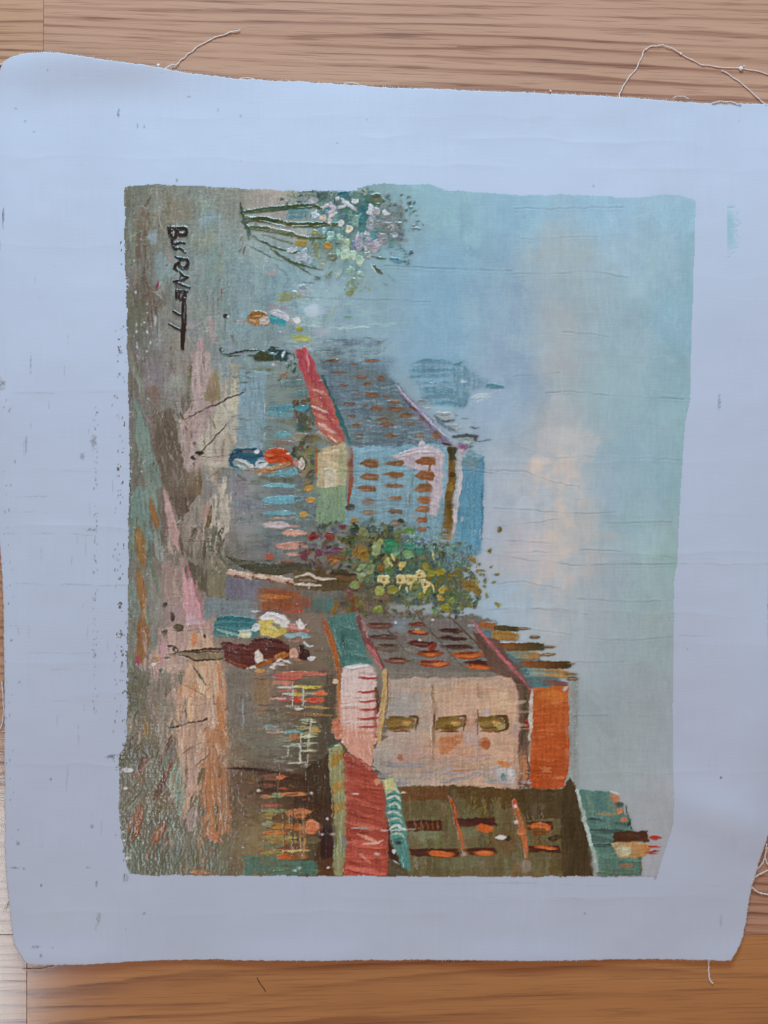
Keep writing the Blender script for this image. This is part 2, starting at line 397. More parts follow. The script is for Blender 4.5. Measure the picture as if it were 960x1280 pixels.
# sky: thin blended paint, ragged soft clouds
loose(260, (440, 232, 868, 800), (30, 90), (10, 26), V, .5, 3.0, .25, .45, .06, SKY)
loose(160, (640, 700, 845, 1090), (30, 90), (10, 26), V, .3, 2.5, .2, .4, .06, SKY)
cid(SKY); fr('px')
for x, y, rx, ry, c, op in [(700,600,64,76,(188,181,180),.45),(692,690,64,96,(184,176,174),.5),(700,780,60,80,(172,174,178),.4),(690,590,34,30,(205,188,182),.62),(672,578,16,14,(214,192,180),.7),(712,612,26,34,(198,184,180),.6),(735,560,22,22,(190,184,184),.5),
    (700,650,20,44,(206,184,172),.62),(668,640,26,40,(182,180,190),.5),(690,700,26,46,(202,182,174),.6),(665,690,24,40,(188,180,186),.5),(722,690,22,34,(188,176,176),.45),
    (690,770,24,50,(186,178,180),.5),(660,760,20,40,(168,178,190),.4),(695,505,14,16,(188,186,190),.5),(712,545,26,18,(192,184,182),.5),(682,548,20,16,(192,182,190),.4),
    (655,492,14,20,(140,162,188),.45),(642,470,16,20,(134,158,186),.4),(640,520,16,20,(148,168,190),.35),(632,445,18,20,(140,163,188),.3),
    (700,320,40,26,(164,174,180),.4),(735,360,40,44,(158,174,182),.35),(700,430,34,54,(168,172,178),.45),(715,500,30,30,(164,174,180),.4),(640,300,24,50,(134,166,188),.35),
    (760,470,40,60,(150,174,184),.3),(790,600,44,70,(144,170,184),.35),(740,800,50,60,(158,166,174),.35),(800,880,40,80,(150,157,162),.3),(770,990,40,50,(154,160,163),.3),
    (600,330,50,60,(128,164,188),.3),(560,390,60,40,(132,168,192),.3),(500,440,60,30,(138,170,192),.4),(860,560,14,90,(136,170,174),.4),(846,690,12,60,(140,168,166),.4),(864,350,12,80,(138,172,186),.4)]:
    SC(x, y, rx, ry, c, op, noise=.75)
for _ in range(120):   # dry broken touches at the cloud edge and lower sky
    x, y = rng.uniform(560, 660), rng.uniform(280, 560)
    SC(x, y, rng.uniform(4, 12), rng.uniform(6, 20), np.asarray(base(x, y)) + rng.normal(0, 9) * np.array([1, 1, .6]), .35, noise=1.2, cell=4)
for _ in range(60):
    x, y = rng.uniform(650, 730), rng.uniform(520, 800)
    SC(x, y, rng.uniform(4, 12), rng.uniform(6, 22), np.asarray(base(x, y)) + rng.normal(4, 8) * np.array([1.1, .9, .85]), .35, noise=1.0, cell=6)

# street and shop wall under-painting
loose(1500, (150, 228, 300, 1096), (12, 46), (3, 11), V + .15, .5, 9, .42, .8, .35, STREET)
loose(500, (280, 235, 440, 470), (10, 34), (3, 9), V, .5, 7, .4, .7, .22, STREET)
loose(700, (285, 440, 430, 1092), (10, 36), (3, 8), .1, .3, 9, .42, .75, .28, STREET)
loose(200, (400, 232, 560, 470), (12, 40), (4, 12), .1, .6, 4, .4, .6, .10, SKY)
loose(900, (150, 228, 290, 1096), (6, 18), (1.5, 4), V + .3, .8, 14, .4, .8, .4, STREET)

# ---- A : upper left corner
fr('A'); cid(STREET)
ST([(200,100),(150,250),(150,480),(190,620),(212,850)], 58, (117,102,87), dry=.42, h=.4)
ST([(160,260),(165,500),(200,700)], 26, (108,92,78), dry=.45)
SC(200,300,26,44,(168,184,198),.8); SC(480,200,66,52,(150,173,178),.75); SC(250,430,55,85,(150,170,173),.7); SC(460,440,85,95,(144,165,156),.6)
SC(450,320,70,50,(160,163,142),.55); SC(330,170,80,60,(142,132,114),.6); SC(720,130,100,60,(180,167,157),.6); SC(560,150,80,60,(146,146,132),.5)
SC(120,700,60,140,(112,114,96),.6); SC(110,150,60,90,(124,130,116),.5)
MANY(26, (90,90,320,260), [(150,140,118),(126,116,98),(160,152,132)], (60,140), (12,30), V - .5, .2, dry=.5)
ST([(260,350),(280,400),(295,420)], 22, (165,148,140), h=.5); ST([(270,430),(262,438)], 14, (150,120,100))
ST([(470,690),(500,800)], 46, (176,152,150), dry=.35); ST([(430,800),(440,960)], 52, (186,156,156), dry=.3); SC(375,720,30,24,(188,162,166),.6)
ST([(214,552),(226,514)], 13, (150,55,108), h=.6)
ST([(190,555),(260,600)], 4, (175,180,185)); SC(300,740,70,90,(150,146,132),.6)
SC(640,500,60,110,(138,162,166),.5); SC(700,330,100,60,(160,172,172),.4); SC(770,465,40,16,(190,170,162),.7); SC(840,580,50,26,(150,152,104),.8); EL(900,580,22,16,(160,156,112),h=.2)
SC(830,640,70,20,(180,170,168),.6); SC(950,650,30,30,(178,190,208),.7); SC(330,810,80,60,(160,150,130),.5)
MANY(16, (380,120,560,480), [(150,165,165),(146,150,134),(160,166,150)], (40,120), (12,36), V, .5, dry=.5)
for _ in range(12):
    EL(rng.uniform(85,215), rng.uniform(690,900), rng.uniform(2,6), rng.uniform(3,10), (205,208,214), h=.1)
EL(215,700,6,22,(205,205,208)); EL(120,560,5,8,(205,208,214))
ST([(530,540),(525,600)], 8, (150,110,100)); ST([(545,690),(545,740)], 5, (120,130,120))
# ---- D : street, middle
fr('D')
MANY(70, (90,0,400,400), [(122,118,104),(136,130,118),(150,142,132),(112,104,90),(150,150,140)], (50,170), (10,34), V - .2, .3, dry=.45)
SC(230,130,85,110,(150,141,146),.65); SC(310,160,60,70,(160,166,152),.65); SC(200,190,40,40,(134,114,100),.7)
PO([(380,0),(470,0),(505,250),(455,420),(430,560),(355,590),(320,330),(390,240)], (190,166,160), ang=V+.2, edge=2, dry=.12, var=16)
PO([(510,190),(628,110),(612,380),(570,560),(430,545),(415,420),(500,300)], (196,186,167), ang=V-.15, edge=2, dry=.1, var=16)
PO([(510,70),(527,230),(440,245),(470,140)], (158,139,106), ang=V, edge=1)
PO([(618,90),(742,90),(735,470),(600,470)], (141,168,178), ang=V, edge=2, dry=.22, h=.2)
PO([(560,60),(620,60),(600,200),(555,230)], (170,166,150), ang=V, dry=.3)
PO([(105,215),(150,260),(245,640),(190,690),(140,560),(110,400)], (132,152,142), ang=V-.2, edge=1.2, dry=.15, var=14)
PO([(180,330),(300,250),(352,560),(420,640),(412,690),(330,830),(250,640)], (110,98,85), ang=V-.2, edge=2, dry=.2, var=20)
MANY(60, (180,280,400,800), [(100,88,76),(126,116,104),(140,130,118),(90,80,68)], (20,70), (5,14), V - .2, .4, dry=.45)
PO([(432,555),(424,690),(350,695),(356,590)], (132,113,90), ang=V, dry=.15)
PO([(480,680),(577,680),(562,860),(480,960),(440,960),(428,880)], (192,182,166), ang=V-.1, edge=1.5, dry=.1, var=16)
ST([(478,740),(468,800),(448,875)], 20, (112,92,60)); ST([(460,730),(440,800)], 26, (180,150,140))
PO([(490,830),(530,900),(545,960),(465,960)], (102,107,96), ang=V, dry=.2)
PO([(120,640),(205,660),(242,880),(150,960),(90,900),(95,700)], (126,151,143), ang=V-.1, edge=1.5, dry=.12, var=16)
ST([(188,700),(205,780),(228,870)], 30, (150,108,72), h=.5, taper=(.2,.3)); ST([(128,830),(135,900),(142,960)], 44, (152,116,66), taper=(.1,.9))
PO([(245,650),(275,690),(322,860),(322,960),(280,900)], (196,160,156), ang=V-.25, edge=1)
SC(620,640,70,60,(160,152,160),.6); SC(640,730,80,40,(140,140,152),.6); SC(640,850,60,60,(146,146,152),.4)
for a, b, w, c in [((470,130),(480,260),16,(150,128,112)),((540,140),(530,240),16,(176,166,146)),((560,250),(540,330),20,(206,196,178)),((470,310),(500,370),12,(150,130,104)),
                   ((590,140),(600,350),24,(204,196,170)),((540,420),(530,520),12,(150,130,110)),((480,560),(520,660),30,(190,172,150)),((400,400),(380,520),22,(196,176,168)),
                   ((410,60),(420,200),26,(196,170,166)),((450,60),(455,160),18,(202,178,172)),((350,300),(380,440),22,(186,160,148)),((430,600),(420,680),20,(118,98,76)),((545,600),(530,690),26,(206,196,176))]:
    ST([a, b], w, c, dry=.25, h=.5)
ST([(350,326),(455,275),(560,225),(632,195)], 7, (78,64,58), h=.5, taper=(.4,.8)); ST([(430,484),(480,432),(588,312)], 7, (92,78,72), h=.4); ST([(470,600),(540,555)], 4, (120,100,90)); ST([(500,610),(560,540)], 4, (140,120,100))
EL(425,487,20,11,(48,44,44)); EL(398,440,10,10,(90,76,72)); EL(395,510,18,12,(120,100,90),h=.3); ST([(360,560),(410,500)], 14, (190,180,172))
# wall behind : weave + turquoise figures of stalls
MANY(90, (600,60,960,960), [(104,120,118),(120,136,138),(96,108,104),(128,150,156),(110,118,108)], (30,120), (8,24), 0.05, .15, dry=.48, h=.2)
fr('D')
for x0, y0, x1, y1, w, c in [(735,275,935,268,32,(84,148,162)),(735,300,870,310,26,(112,160,168)),(860,205,960,200,18,(100,140,140)),(780,405,860,400,38,(112,162,168)),(865,410,945,408,40,(150,140,118)),
      (770,440,870,438,24,(142,112,98)),(895,465,945,462,28,(164,154,132)),(790,335,940,340,26,(120,128,112)),(750,592,890,578,36,(112,172,184)),(720,645,885,642,22,(126,186,198)),(722,714,915,706,42,(114,176,192)),(722,776,885,774,24,(110,166,178)),
      (755,800,890,797,10,(190,152,132)),(815,868,935,868,24,(206,152,134)),(790,930,930,930,28,(206,152,138)),(900,585,955,580,44,(166,152,116)),(660,745,760,740,20,(128,138,146)),(870,560,900,575,14,(150,190,196)),(740,840,900,835,14,(180,140,128)),
      (700,600,900,618,24,(104,112,100)),(740,885,930,890,26,(104,118,118)),(640,110,760,120,30,(140,164,170)),(800,160,940,150,30,(108,134,134))]:
    ST([(x0, y0), ((x0 + x1) / 2, (y0 + y1) / 2 - 2), (x1, y1)], w, c, h=.55, dry=.14, taper=(.15, .5))
EL(790,830,62,17,(200,184,186),h=.7); EL(945,655,18,14,(204,152,68),h=.7); EL(950,706,20,12,(204,154,60),h=.7); EL(928,782,9,8,(190,150,80)); EL(960,882,12,14,(150,50,40))
ST([(735,240),(733,300)], 5, (180,196,200)); ST([(885,270),(890,360)], 4, (160,180,180)); ST([(884,560),(882,760)], 3, (140,150,150)); ST([(815,110),(822,160)], 5, (170,185,185))
DABS(26, (830,80,70,60), [(90,110,84),(140,160,160),(150,120,100),(70,100,70)], 5, 14)
fr('E'); DABS(60, (50,520,60,120), [(96,92,66),(130,122,86),(76,84,72),(150,142,104),(104,120,112)], 10, 26, h=.4); DABS(40, (60,300,60,100), [(84,96,88),(100,92,70),(76,110,110)], 10, 26, h=.35)
DABS(50, (60,720,60,110), [(110,126,122),(126,140,138),(96,110,100)], 10, 22, h=.2, dry=.3)
for x, y, c in [(65,655,(206,154,70)),(72,708,(206,156,66)),(40,780,(190,150,80)),(20,540,(214,200,186)),(90,885,(140,50,46)),(20,865,(206,150,140)),(20,925,(206,150,140))]: EL(x,y,20,13,c,h=.7)
ST([(0,275),(60,270)], 24, (80,150,160))
# ---- F1 : figure in ochre skirt, pale blouse
fr('f1'); cid(FIG_A)
ST([(130,188),(220,196),(310,186)], 9, (176,140,128), h=.5); ST([(130,196),(230,202),(300,196)], 6, (190,160,150)); EL(92,152,22,26,(40,38,42),ang=.8); EL(112,160,14,22,(205,205,205),ang=.9); ST([(82,190),(84,290)],5,(110,125,125))
EL(400,178,100,70,(168,118,66),ang=.1,h=.9,var=24); ST([(320,150),(400,120),(480,150)],24,(150,102,54),h=.8); ST([(330,190),(370,215),(420,245)],30,(190,128,60),h=.9); EL(450,205,48,40,(206,192,182),ang=-.5,h=.9); ST([(330,185),(380,205)],12,(210,180,150))
PO([(495,150),(560,150),(660,205),(655,240),(600,248),(500,225)], (66,156,166), ang=.2, edge=1, h=.6, var=18)
PO([(510,110),(560,92),(640,105),(682,150),(680,195),(640,205),(560,155),(515,145)], (206,202,206), ang=.35, edge=1, h=.9, var=18)
ST([(520,130),(600,115),(670,180)],14,(232,230,232),h=1); ST([(540,105),(620,130),(660,160)],12,(180,176,186),h=.9)
EL(705,196,26,18,(206,160,156)); EL(748,205,26,26,(226,206,204),h=.9); SC(530,75,60,24,(176,158,156),.7)
cid(STREET); EL(620,10,60,16,(150,148,96),h=.2,dry=.4); EL(780,350,90,28,(150,150,100),h=.25,dry=.4); EL(775,270,26,16,(146,140,70)); SC(890,90,60,50,(176,188,206),.75); SC(700,80,90,40,(148,160,180),.5)
ST([(560,300),(640,300)],30,(150,156,176),dry=.4); SC(560,380,60,40,(150,152,164),.5)
# ---- F2 : dark green figure
cid(FIG_B)
ST([(40,512),(150,500),(260,472),(390,470)], 16, (58,74,66), h=.7, taper=(.2,.9)); ST([(60,520),(220,525)], 14, (72,84,76), taper=(.3,.5)); ST([(310,520),(390,512)], 18, (74,86,74)); ST([(190,490),(255,485)],18,(40,56,52)); EL(55,472,22,28,(70,84,78),ang=.3,h=.3); EL(60,470,8,16,(160,180,180),ang=.3)
PO([(350,540),(400,480),(460,462),(540,500),(550,545),(500,570),(420,570),(360,560)], (66,78,56), ang=.2, edge=1.5, h=.8, var=20)
PO([(470,460),(500,430),(560,428),(620,455),(660,480),(680,520),(650,570),(600,575),(560,550),(540,510),(490,490)], (44,74,74), ang=.4, edge=1.5, h=.8, var=22)
ST([(490,495),(550,500),(580,480)],14,(150,182,186),h=.9); EL(632,508,14,34,(190,206,212),ang=.35,h=.9); EL(645,512,6,26,(70,90,90),ang=.35); ST([(660,490),(712,498)],14,(44,60,58)); EL(700,540,22,24,(150,160,170),h=.4)
ST([(690,560),(695,660)],6,(70,110,80)); EL(725,650,12,30,(60,104,70),ang=.4); EL(655,665,20,10,(170,120,96)); EL(530,600,16,14,(190,200,214))
# ---- F3 : red blouse, teal skirt
cid(FIG_C); fr('f2')
ST([(-110,215),(0,212),(90,208),(185,198)], 9, (140,118,108), h=.5); ST([(-110,240),(0,240),(90,246),(175,246)], 11, (186,160,150), h=.5); ST([(0,225),(170,222)], 14, (176,150,142), dry=.3); EL(-125,232,20,12,(60,52,50))
PO([(178,210),(215,155),(300,143),(420,143),(485,180),(475,290),(420,315),(330,305),(240,310),(195,290)], (32,92,112), ang=.05, edge=1.2, h=.8, var=22)
ST([(200,205),(300,160),(420,155)],22,(24,70,92),h=.9); ST([(190,230),(330,215),(470,215)],26,(20,78,104),h=.9); ST([(195,300),(260,320),(340,320)],22,(110,152,162),h=.7)
ST([(300,165),(395,170)],26,(112,110,100),h=.5); EL(422,172,24,17,(236,236,236),h=1); ST([(300,180),(330,160)],14,(70,120,136))
EL(305,280,92,40,(146,156,154),ang=.38,h=.8); ST([(230,240),(290,250),(390,300)],20,(205,205,198),h=.9); ST([(250,285),(330,305)],16,(196,196,190),h=.9); ST([(270,265),(340,285)],10,(96,120,124),h=.8); EL(382,295,22,18,(214,200,190),h=.8)
EL(465,270,58,42,(196,202,204),ang=-.4,h=.9); ST([(430,240),(480,235),(515,255)],18,(120,160,176),h=.9); ST([(440,268),(500,260)],10,(60,90,104)); ST([(410,305),(480,290),(510,255)],16,(218,218,216),h=1)
PO([(478,200),(540,145),(620,133),(690,165),(728,230),(737,290),(690,298),(600,268),(520,265),(485,235)], (202,76,36), ang=.15, edge=1.2, h=.8, var=18)
ST([(500,180),(580,150),(660,165)],26,(208,86,48),h=.9); ST([(520,230),(620,215),(720,250)],22,(186,62,28),h=.9); ST([(480,195),(560,210)],20,(206,130,100),h=.8); EL(692,189,18,8,(248,222,216),h=1)
ST([(380,335),(480,330),(600,300),(695,272)],40,(180,134,94),h=.9,taper=(.3,.8)); ST([(480,310),(580,305),(660,270)],14,(206,168,124),h=1); ST([(500,330),(600,320)],10,(150,104,70)); EL(450,360,18,16,(186,176,160),h=.5); EL(560,350,22,10,(176,150,120))
EL(760,265,26,26,(198,152,146),h=.8); EL(800,278,27,46,(222,204,192),ang=.1,h=1); ST([(790,250),(815,275),(790,310)],9,(150,120,104))
# ---- A signature
cid(SIGN); fr('sg')
DK = (50,38,40)
def sg(pts, w=15): ST(pts, w * 1.85, DK, h=1.0, taper=(.8,.7), var=6, edge=.15, feather=.8)
sg([(165,92),(230,92),(340,92)], 22); sg([(175,92),(178,140),(205,185),(235,170),(240,130),(235,100)], 20); sg([(245,110),(270,150),(320,155),(340,130),(338,98)], 20)
sg([(205,185),(200,220),(215,250),(260,232),(310,230)], 17); EL(315,232,17,16,DK,h=1); sg([(212,272),(230,292),(275,285),(325,320)], 15); EL(225,285,15,13,DK,h=1); EL(326,320,10,8,(70,56,58),h=1)
sg([(232,366),(270,382),(345,386)], 14); sg([(345,388),(356,425),(330,468),(285,462),(268,425),(282,395)], 18); sg([(262,420),(232,448),(228,478),(252,498)], 18)
sg([(275,510),(310,550),(360,560)], 12); sg([(355,565),(300,590),(222,600)], 15); sg([(215,602),(250,620),(300,640),(370,668)], 13)
sg([(240,690),(243,778)], 15); sg([(240,695),(300,700),(350,705)], 17); sg([(275,700),(270,770),(295,785),(305,740)], 12); sg([(325,705),(328,760)], 20)
sg([(318,780),(312,880),(318,1000),(310,1080),(303,1255)], 26); ST([(322,800),(322,1000)],5,(140,140,140),h=1.1); sg([(212,890),(255,920),(300,940)], 13); sg([(170,1015),(230,1050),(305,1085)], 13); sg([(295,1080),(290,1200)], 8); EL(270,612,7,5,(210,205,205)); EL(215,128,7,12,(190,180,176)); EL(305,425,7,6,(150,150,140))
# ---- tree A (upper)
cid(TREE_A); fr('tr')
SC(480,280,230,170,(88,124,122),.8,noise=1.0,cell=6,var=14); SC(300,130,250,50,(84,104,98),.8,noise=1.0,cell=5); SC(300,440,220,100,(120,142,130),.7,noise=1.0,cell=6)
DABS(150, (480,300,280,190), [(60,100,98),(104,134,126),(78,110,104),(126,146,140),(110,128,104)], 6, 16, h=.4); DABS(70, (320,130,330,70), [(60,84,78),(90,110,104),(140,150,148)], 6, 15, h=.4)
DABS(70, (300,130,330,70), [(70,96,92),(96,120,112),(120,140,132),(60,84,76),(150,160,156)], 12, 34, h=.35, dry=.25)
DABS(90, (480,300,260,190), [(60,116,118),(104,140,134),(84,124,122),(120,150,148),(96,130,110)], 12, 32, h=.35, dry=.2)
DABS(60, (300,460,260,130), [(140,150,130),(120,146,140),(150,166,160),(104,130,110)], 14, 34, h=.3, dry=.3)
DABS(45, (680,300,110,150), [(112,126,122),(104,112,112),(126,134,128)], 16, 36, h=.3, dry=.25)
SC(680,290,90,130,(122,132,128),.6); SC(420,600,110,60,(126,152,146),.5); SC(500,260,60,140,(52,108,114),.6)
DABS(46, (780,230,110,150), [(104,118,116),(84,104,104),(124,140,142)], 5, 14, h=.3); DABS(24, (760,500,80,60), [(80,120,130),(70,100,110)], 4, 12, h=.3); DABS(30,(450,720,100,60),[(120,140,110),(140,160,150)],8,18,h=.2,dry=.3)
fr('A')
TG = (74,88,56)
ST([(620,180),(760,162),(860,152),(960,150)], 26, TG, (66,96,84), h=.7, taper=(.6,.9)); ST([(640,215),(720,212),(840,235),(960,240)], 30, (70,78,46), h=.8); ST([(640,250),(760,260),(880,290),(960,310)], 26, (92,100,66), h=.7)
ST([(680,290),(780,345),(900,372)], 10, (76,92,74)); ST([(650,330),(740,380),(820,410)], 6, (90,110,96)); ST([(760,350),(860,410),(960,445)], 12, (84,100,72)); ST([(780,370),(880,430),(960,480)], 8, (84,96,72)); ST([(720,280),(880,330),(960,312)],7,(110,116,90)); ST([(780,420),(845,480)],4,(110,130,130))
ST([(618,125),(628,190),(640,230)], 14, (60,84,62), h=.8, taper=(.2,.9)); ST([(630,230),(655,260),(660,305)], 18, (80,96,84), h=.7); ST([(625,290),(615,370)], 20, (126,116,112), dry=.4); ST([(640,340),(630,380)],10,(120,106,104)); EL(645,215,26,22,(84,98,84))
SC(900,300,50,40,(196,186,172),.7); SC(830,250,80,30,(190,180,170),.5); EL(905,325,26,16,(168,150,74),h=.5)
fr('tr')
ST([(0,182),(120,178),(230,186)], 26, (72,88,48), h=.8); ST([(0,300),(180,304),(340,296)], 34, (76,84,40), h=.9); ST([(0,365),(120,395),(260,400)], 18, (92,100,60)); ST([(0,488),(90,484)], 12, (80,90,60)); ST([(0,535),(100,578),(230,602)], 14, (84,96,62)); ST([(20,545),(130,625)], 8, (92,100,70)); ST([(100,688),(180,692)],6,(100,120,120))
PO([(0,200),(150,200),(140,250),(0,270)], (96,140,146), ang=0, dry=.3, h=.3)
for x, y, rx, ry, c in [(365,108,42,26,(40,98,108)),(590,135,40,50,(96,108,84)),(330,130,14,14,(200,206,212)),(405,172,60,16,(206,202,206)),(450,155,26,14,(222,216,218)),(360,185,24,12,(212,206,208)),
    (170,150,34,22,(180,176,176)),(280,190,40,30,(206,190,192)),(262,200,22,14,(90,140,150)),(185,240,22,26,(190,196,206)),(232,250,26,26,(214,184,164)),(300,235,26,22,(206,194,196)),(280,275,14,26,(212,190,182)),(355,298,18,22,(222,212,204)),(405,330,24,26,(228,206,184)),(403,326,10,12,(214,180,146)),
    (545,215,22,34,(216,212,216)),(590,220,30,24,(176,170,170)),(650,230,28,14,(206,208,214)),(550,295,34,50,(158,160,166)),(450,285,24,44,(126,160,146)),(415,245,16,34,(124,164,152)),(490,280,16,40,(64,130,138)),
    (285,380,30,32,(150,190,172)),(350,390,20,30,(164,196,172)),(240,345,18,22,(150,184,192)),(395,420,20,22,(184,200,166)),(385,495,34,44,(176,198,170)),(433,508,24,30,(184,204,176)),(478,540,28,34,(176,198,176)),(330,495,20,22,(150,186,170)),
    (265,450,24,22,(184,142,72)),(95,425,30,22,(176,150,80)),(175,360,22,22,(160,150,84)),(190,445,18,30,(150,150,100)),(295,520,26,24,(122,128,108)),(475,440,34,36,(156,150,164)),(475,385,26,24,(160,154,168)),(585,440,44,44,(168,158,164)),(540,420,30,30,(160,156,170)),(520,370,20,26,(150,156,160)),(520,460,14,16,(206,200,204)),(512,365,9,9,(226,228,230)),
    (600,300,34,26,(140,146,142)),(660,280,50,30,(130,132,132)),(700,330,40,30,(128,130,126)),(640,400,36,36,(148,148,152)),(570,370,16,30,(80,140,146)),(735,310,26,22,(120,126,124)),(710,375,18,18,(150,166,170)),(530,510,22,26,(160,166,164)),(460,380,8,36,(190,196,204)),(430,430,10,30,(110,120,160)),
    (340,640,24,28,(160,180,172)),(420,610,30,30,(150,178,160)),(475,650,24,34,(156,180,170)),(425,700,24,40,(140,160,140)),(415,755,26,24,(134,142,100)),(275,640,14,36,(120,138,120)),(205,660,18,14,(110,130,130)),(150,540,26,26,(166,186,196)),(110,480,24,16,(170,184,190)),(90,520,50,30,(188,192,198)),(30,470,36,16,(196,198,200)),(720,540,34,20,(86,136,152)),(820,485,10,16,(70,90,110)),(845,330,30,10,(110,124,132)),(830,320,10,24,(120,130,130)),(790,205,8,16,(100,116,124)),(820,190,7,12,(100,120,130)),(40,770,36,34,(150,160,140)),(110,740,40,40,(166,178,186))]:
    EL(x, y, rx, ry, c, ang=rng.normal(0,.3), h=.75)
for x, y, r in [(475,440,20),(585,440,24),(550,295,20),(385,495,18),(340,640,13),(185,240,12),(690,330,20)]:
    ST([(x - r, y), (x, y - r), (x + r, y), (x, y + r * .7)], 6, (196,196,200), h=.9)
ST([(560,520),(655,535)], 14, (90,104,84)); ST([(570,575),(600,610),(632,632)], 20, (76,92,70), h=.8); ST([(550,570),(590,630)], 8, (190,200,200)); ST([(640,685),(665,712)], 6, (100,120,130)); ST([(660,630),(720,690)], 5, (130,150,160))
fr('B'); cid(SKY)
MANY(30, (0,600,420,840), [(150,178,186),(140,164,172),(164,186,188),(136,160,164)], (60,220), (12,34), 0, .1, dry=.5, h=.2)
SC(90,650,50,40,(182,196,210),.7); SC(130,750,50,30,(166,170,184),.6); EL(35,780,40,20,(160,162,90),dry=.3); EL(15,735,14,12,(150,146,60)); EL(5,700,14,16,(220,212,210)); ST([(160,735),(350,728)], 16, (166,190,190), dry=.3); ST([(150,712),(190,620)], 10, (150,170,150)); EL(250,680,20,6,(110,150,140))
# ---- far row house
fr('E'); cid(ROW_HOUSE)
MANY(80, (130,-60,420,120), [(110,130,140),(126,150,160),(104,118,122),(140,164,176)], (40,160), (8,22), 0, .1, dry=.5, h=.2)
fr('B'); MANY(20, (140,790,420,860), [(118,136,144),(104,124,128),(130,154,164)], (60,180), (10,26), -.05, .08, dry=.5, h=.2); fr('E')
PO([(110,40),(380,50),(490,165),(745,440),(690,462),(600,455),(265,455),(205,290),(140,150)], (106,126,136), ang=0.02, edge=2.5, feather=4, dry=.16, var=20, sw=1.8)
MANY(110, (180,80,640,450), [(96,112,118),(120,140,152),(110,116,108),(128,150,164),(92,104,104)], (30,120), (5,14), 0, .08, dry=.45, h=.3, mask=lambda x, y: (x - 370) / .2604 < 300 + 0.98 * ((y - 440) / .2604))
SC(470,300,95,50,(114,118,106),.6); SC(330,120,120,40,(120,128,128),.5); SC(420,60,80,50,(126,152,166),.6)
PO([(478,165),(500,168),(748,432),(705,455),(600,345),(540,265)], (132,126,148), ang=.82, edge=1, h=.5)
for x, y, rx, ry in [(175,45,30,10),(205,98,28,6),(315,120,32,9),(410,130,20,14),(345,155,18,9),(365,208,35,12),(365,43,35,7),(470,240,30,10),(385,270,32,15),(480,273,40,13),(530,307,30,12),(415,322,25,10),(255,253,28,8),
      (270,308,25,7),(290,350,18,9),(435,350,32,15),(545,345,22,10),(305,402,25,11),(450,405,28,14),(590,402,22,15),(670,400,24,20),(560,265,16,10),(605,320,16,10),(430,215,18,6),(300,205,16,5),(230,160,20,5),(280,60,16,5),(330,260,12,5)]:
    EL(x, y, rx, ry, (128,92,70), h=.5, dry=.12, var=18); ST([(x - rx * .7, y + ry * .5), (x + rx * .6, y + ry * .4)], ry * .5, (152,112,84), h=.6, dry=.2)
MANY(40, (200,330,640,450), [(120,160,176),(136,172,186),(150,180,190)], (20,70), (3,8), 0, .1, dry=.4, h=.4)
ST([(489,172),(600,290),(745,432)], 11, (190,186,204), h=.9, dry=.1); ST([(500,205),(620,330),(715,440)], 6, (92,76,84)); ST([(700,440),(745,448)], 12, (70,56,52))
ST([(128,118),(160,200),(200,300),(262,445)], 24, (48,104,106), h=.7)
fr('E'); PO([(268,455),(600,448),(700,445),(728,470),(720,890),(520,930),(230,820),(262,600)], (136,176,192), (126,160,172), ang=0, edge=1.5, dry=.06, var=14)
PO([(455,505),(560,462),(590,452),(605,425),(622,452),(690,463),(708,500),(702,690),(672,785),(640,780),(652,640),(570,560)], (198,182,190), ang=.4, edge=1.5, h=.7, var=16)
ST([(480,500),(600,475),(690,480)], 24, (206,192,198), h=.9, dry=.2); ST([(690,490),(694,660)], 20, (204,184,186), h=.8); ST([(400,520),(405,700)], 14, (150,180,190), dry=.3); ST([(540,560),(535,720)], 14, (150,182,192), dry=.3); ST([(300,470),(420,468)], 26, (146,184,200))
for x, y, rx, ry, c in [(350,535,46,20,(134,94,66)),(352,600,46,17,(136,94,68)),(338,657,50,16,(140,100,76)),(345,720,28,17,(140,126,116)),(345,770,34,12,(130,116,100)),(470,533,46,12,(134,98,72)),(470,588,48,14,(134,94,64)),(468,645,48,12,(138,100,74)),
      (472,702,34,12,(140,104,80)),(475,765,38,12,(128,108,92)),(475,818,28,16,(124,112,98)),(620,525,50,20,(140,86,54)),(615,595,52,24,(142,90,58)),(610,657,45,22,(142,96,66)),(612,710,35,18,(146,92,56)),(605,755,38,15,(148,100,68)),(600,803,32,13,(146,92,60)),(600,853,28,13,(146,98,64))]:
    PO([(x - rx, y + rng.uniform(-4, 4)), (x - rx * .4, y - ry), (x + rx * .85, y - ry * .95), (x + rx, y), (x + rx * .85, y + ry * .95), (x - rx * .3, y + ry)], c, ang=0, edge=.8, h=.45, var=22)
    ST([(x - rx * .6, y + ry * .3), (x + rx * .5, y + ry * .1)], ry * .7, tuple(v + 30 for v in c), h=.6, dry=.45)
ST([(640,540),(635,580)], 12, (140,90,58)); ST([(625,620),(640,650)], 8, (150,100,70)); ST([(630,680),(640,740)], 7, (150,104,76)); ST([(620,760),(628,800)], 6, (150,104,76)); ST([(560,590),(555,650)], 8, (120,140,130)); ST([(420,640),(425,720)],5,(160,150,140)); ST([(545,680),(545,730)],7,(150,130,110))
PO([(730,455),(768,460),(766,600),(752,720),(746,900),(698,900),(710,750),(732,600)], (124,94,48), (126,96,52), ang=V, edge=1, h=.6, var=18)
PO([(733,455),(768,460),(764,520),(730,520)], (62,66,48), ang=V); EL(745,590,16,16,(70,60,40),op=.8); EL(738,730,18,18,(76,64,44),op=.7); EL(740,650,14,20,(150,116,60),op=.8)
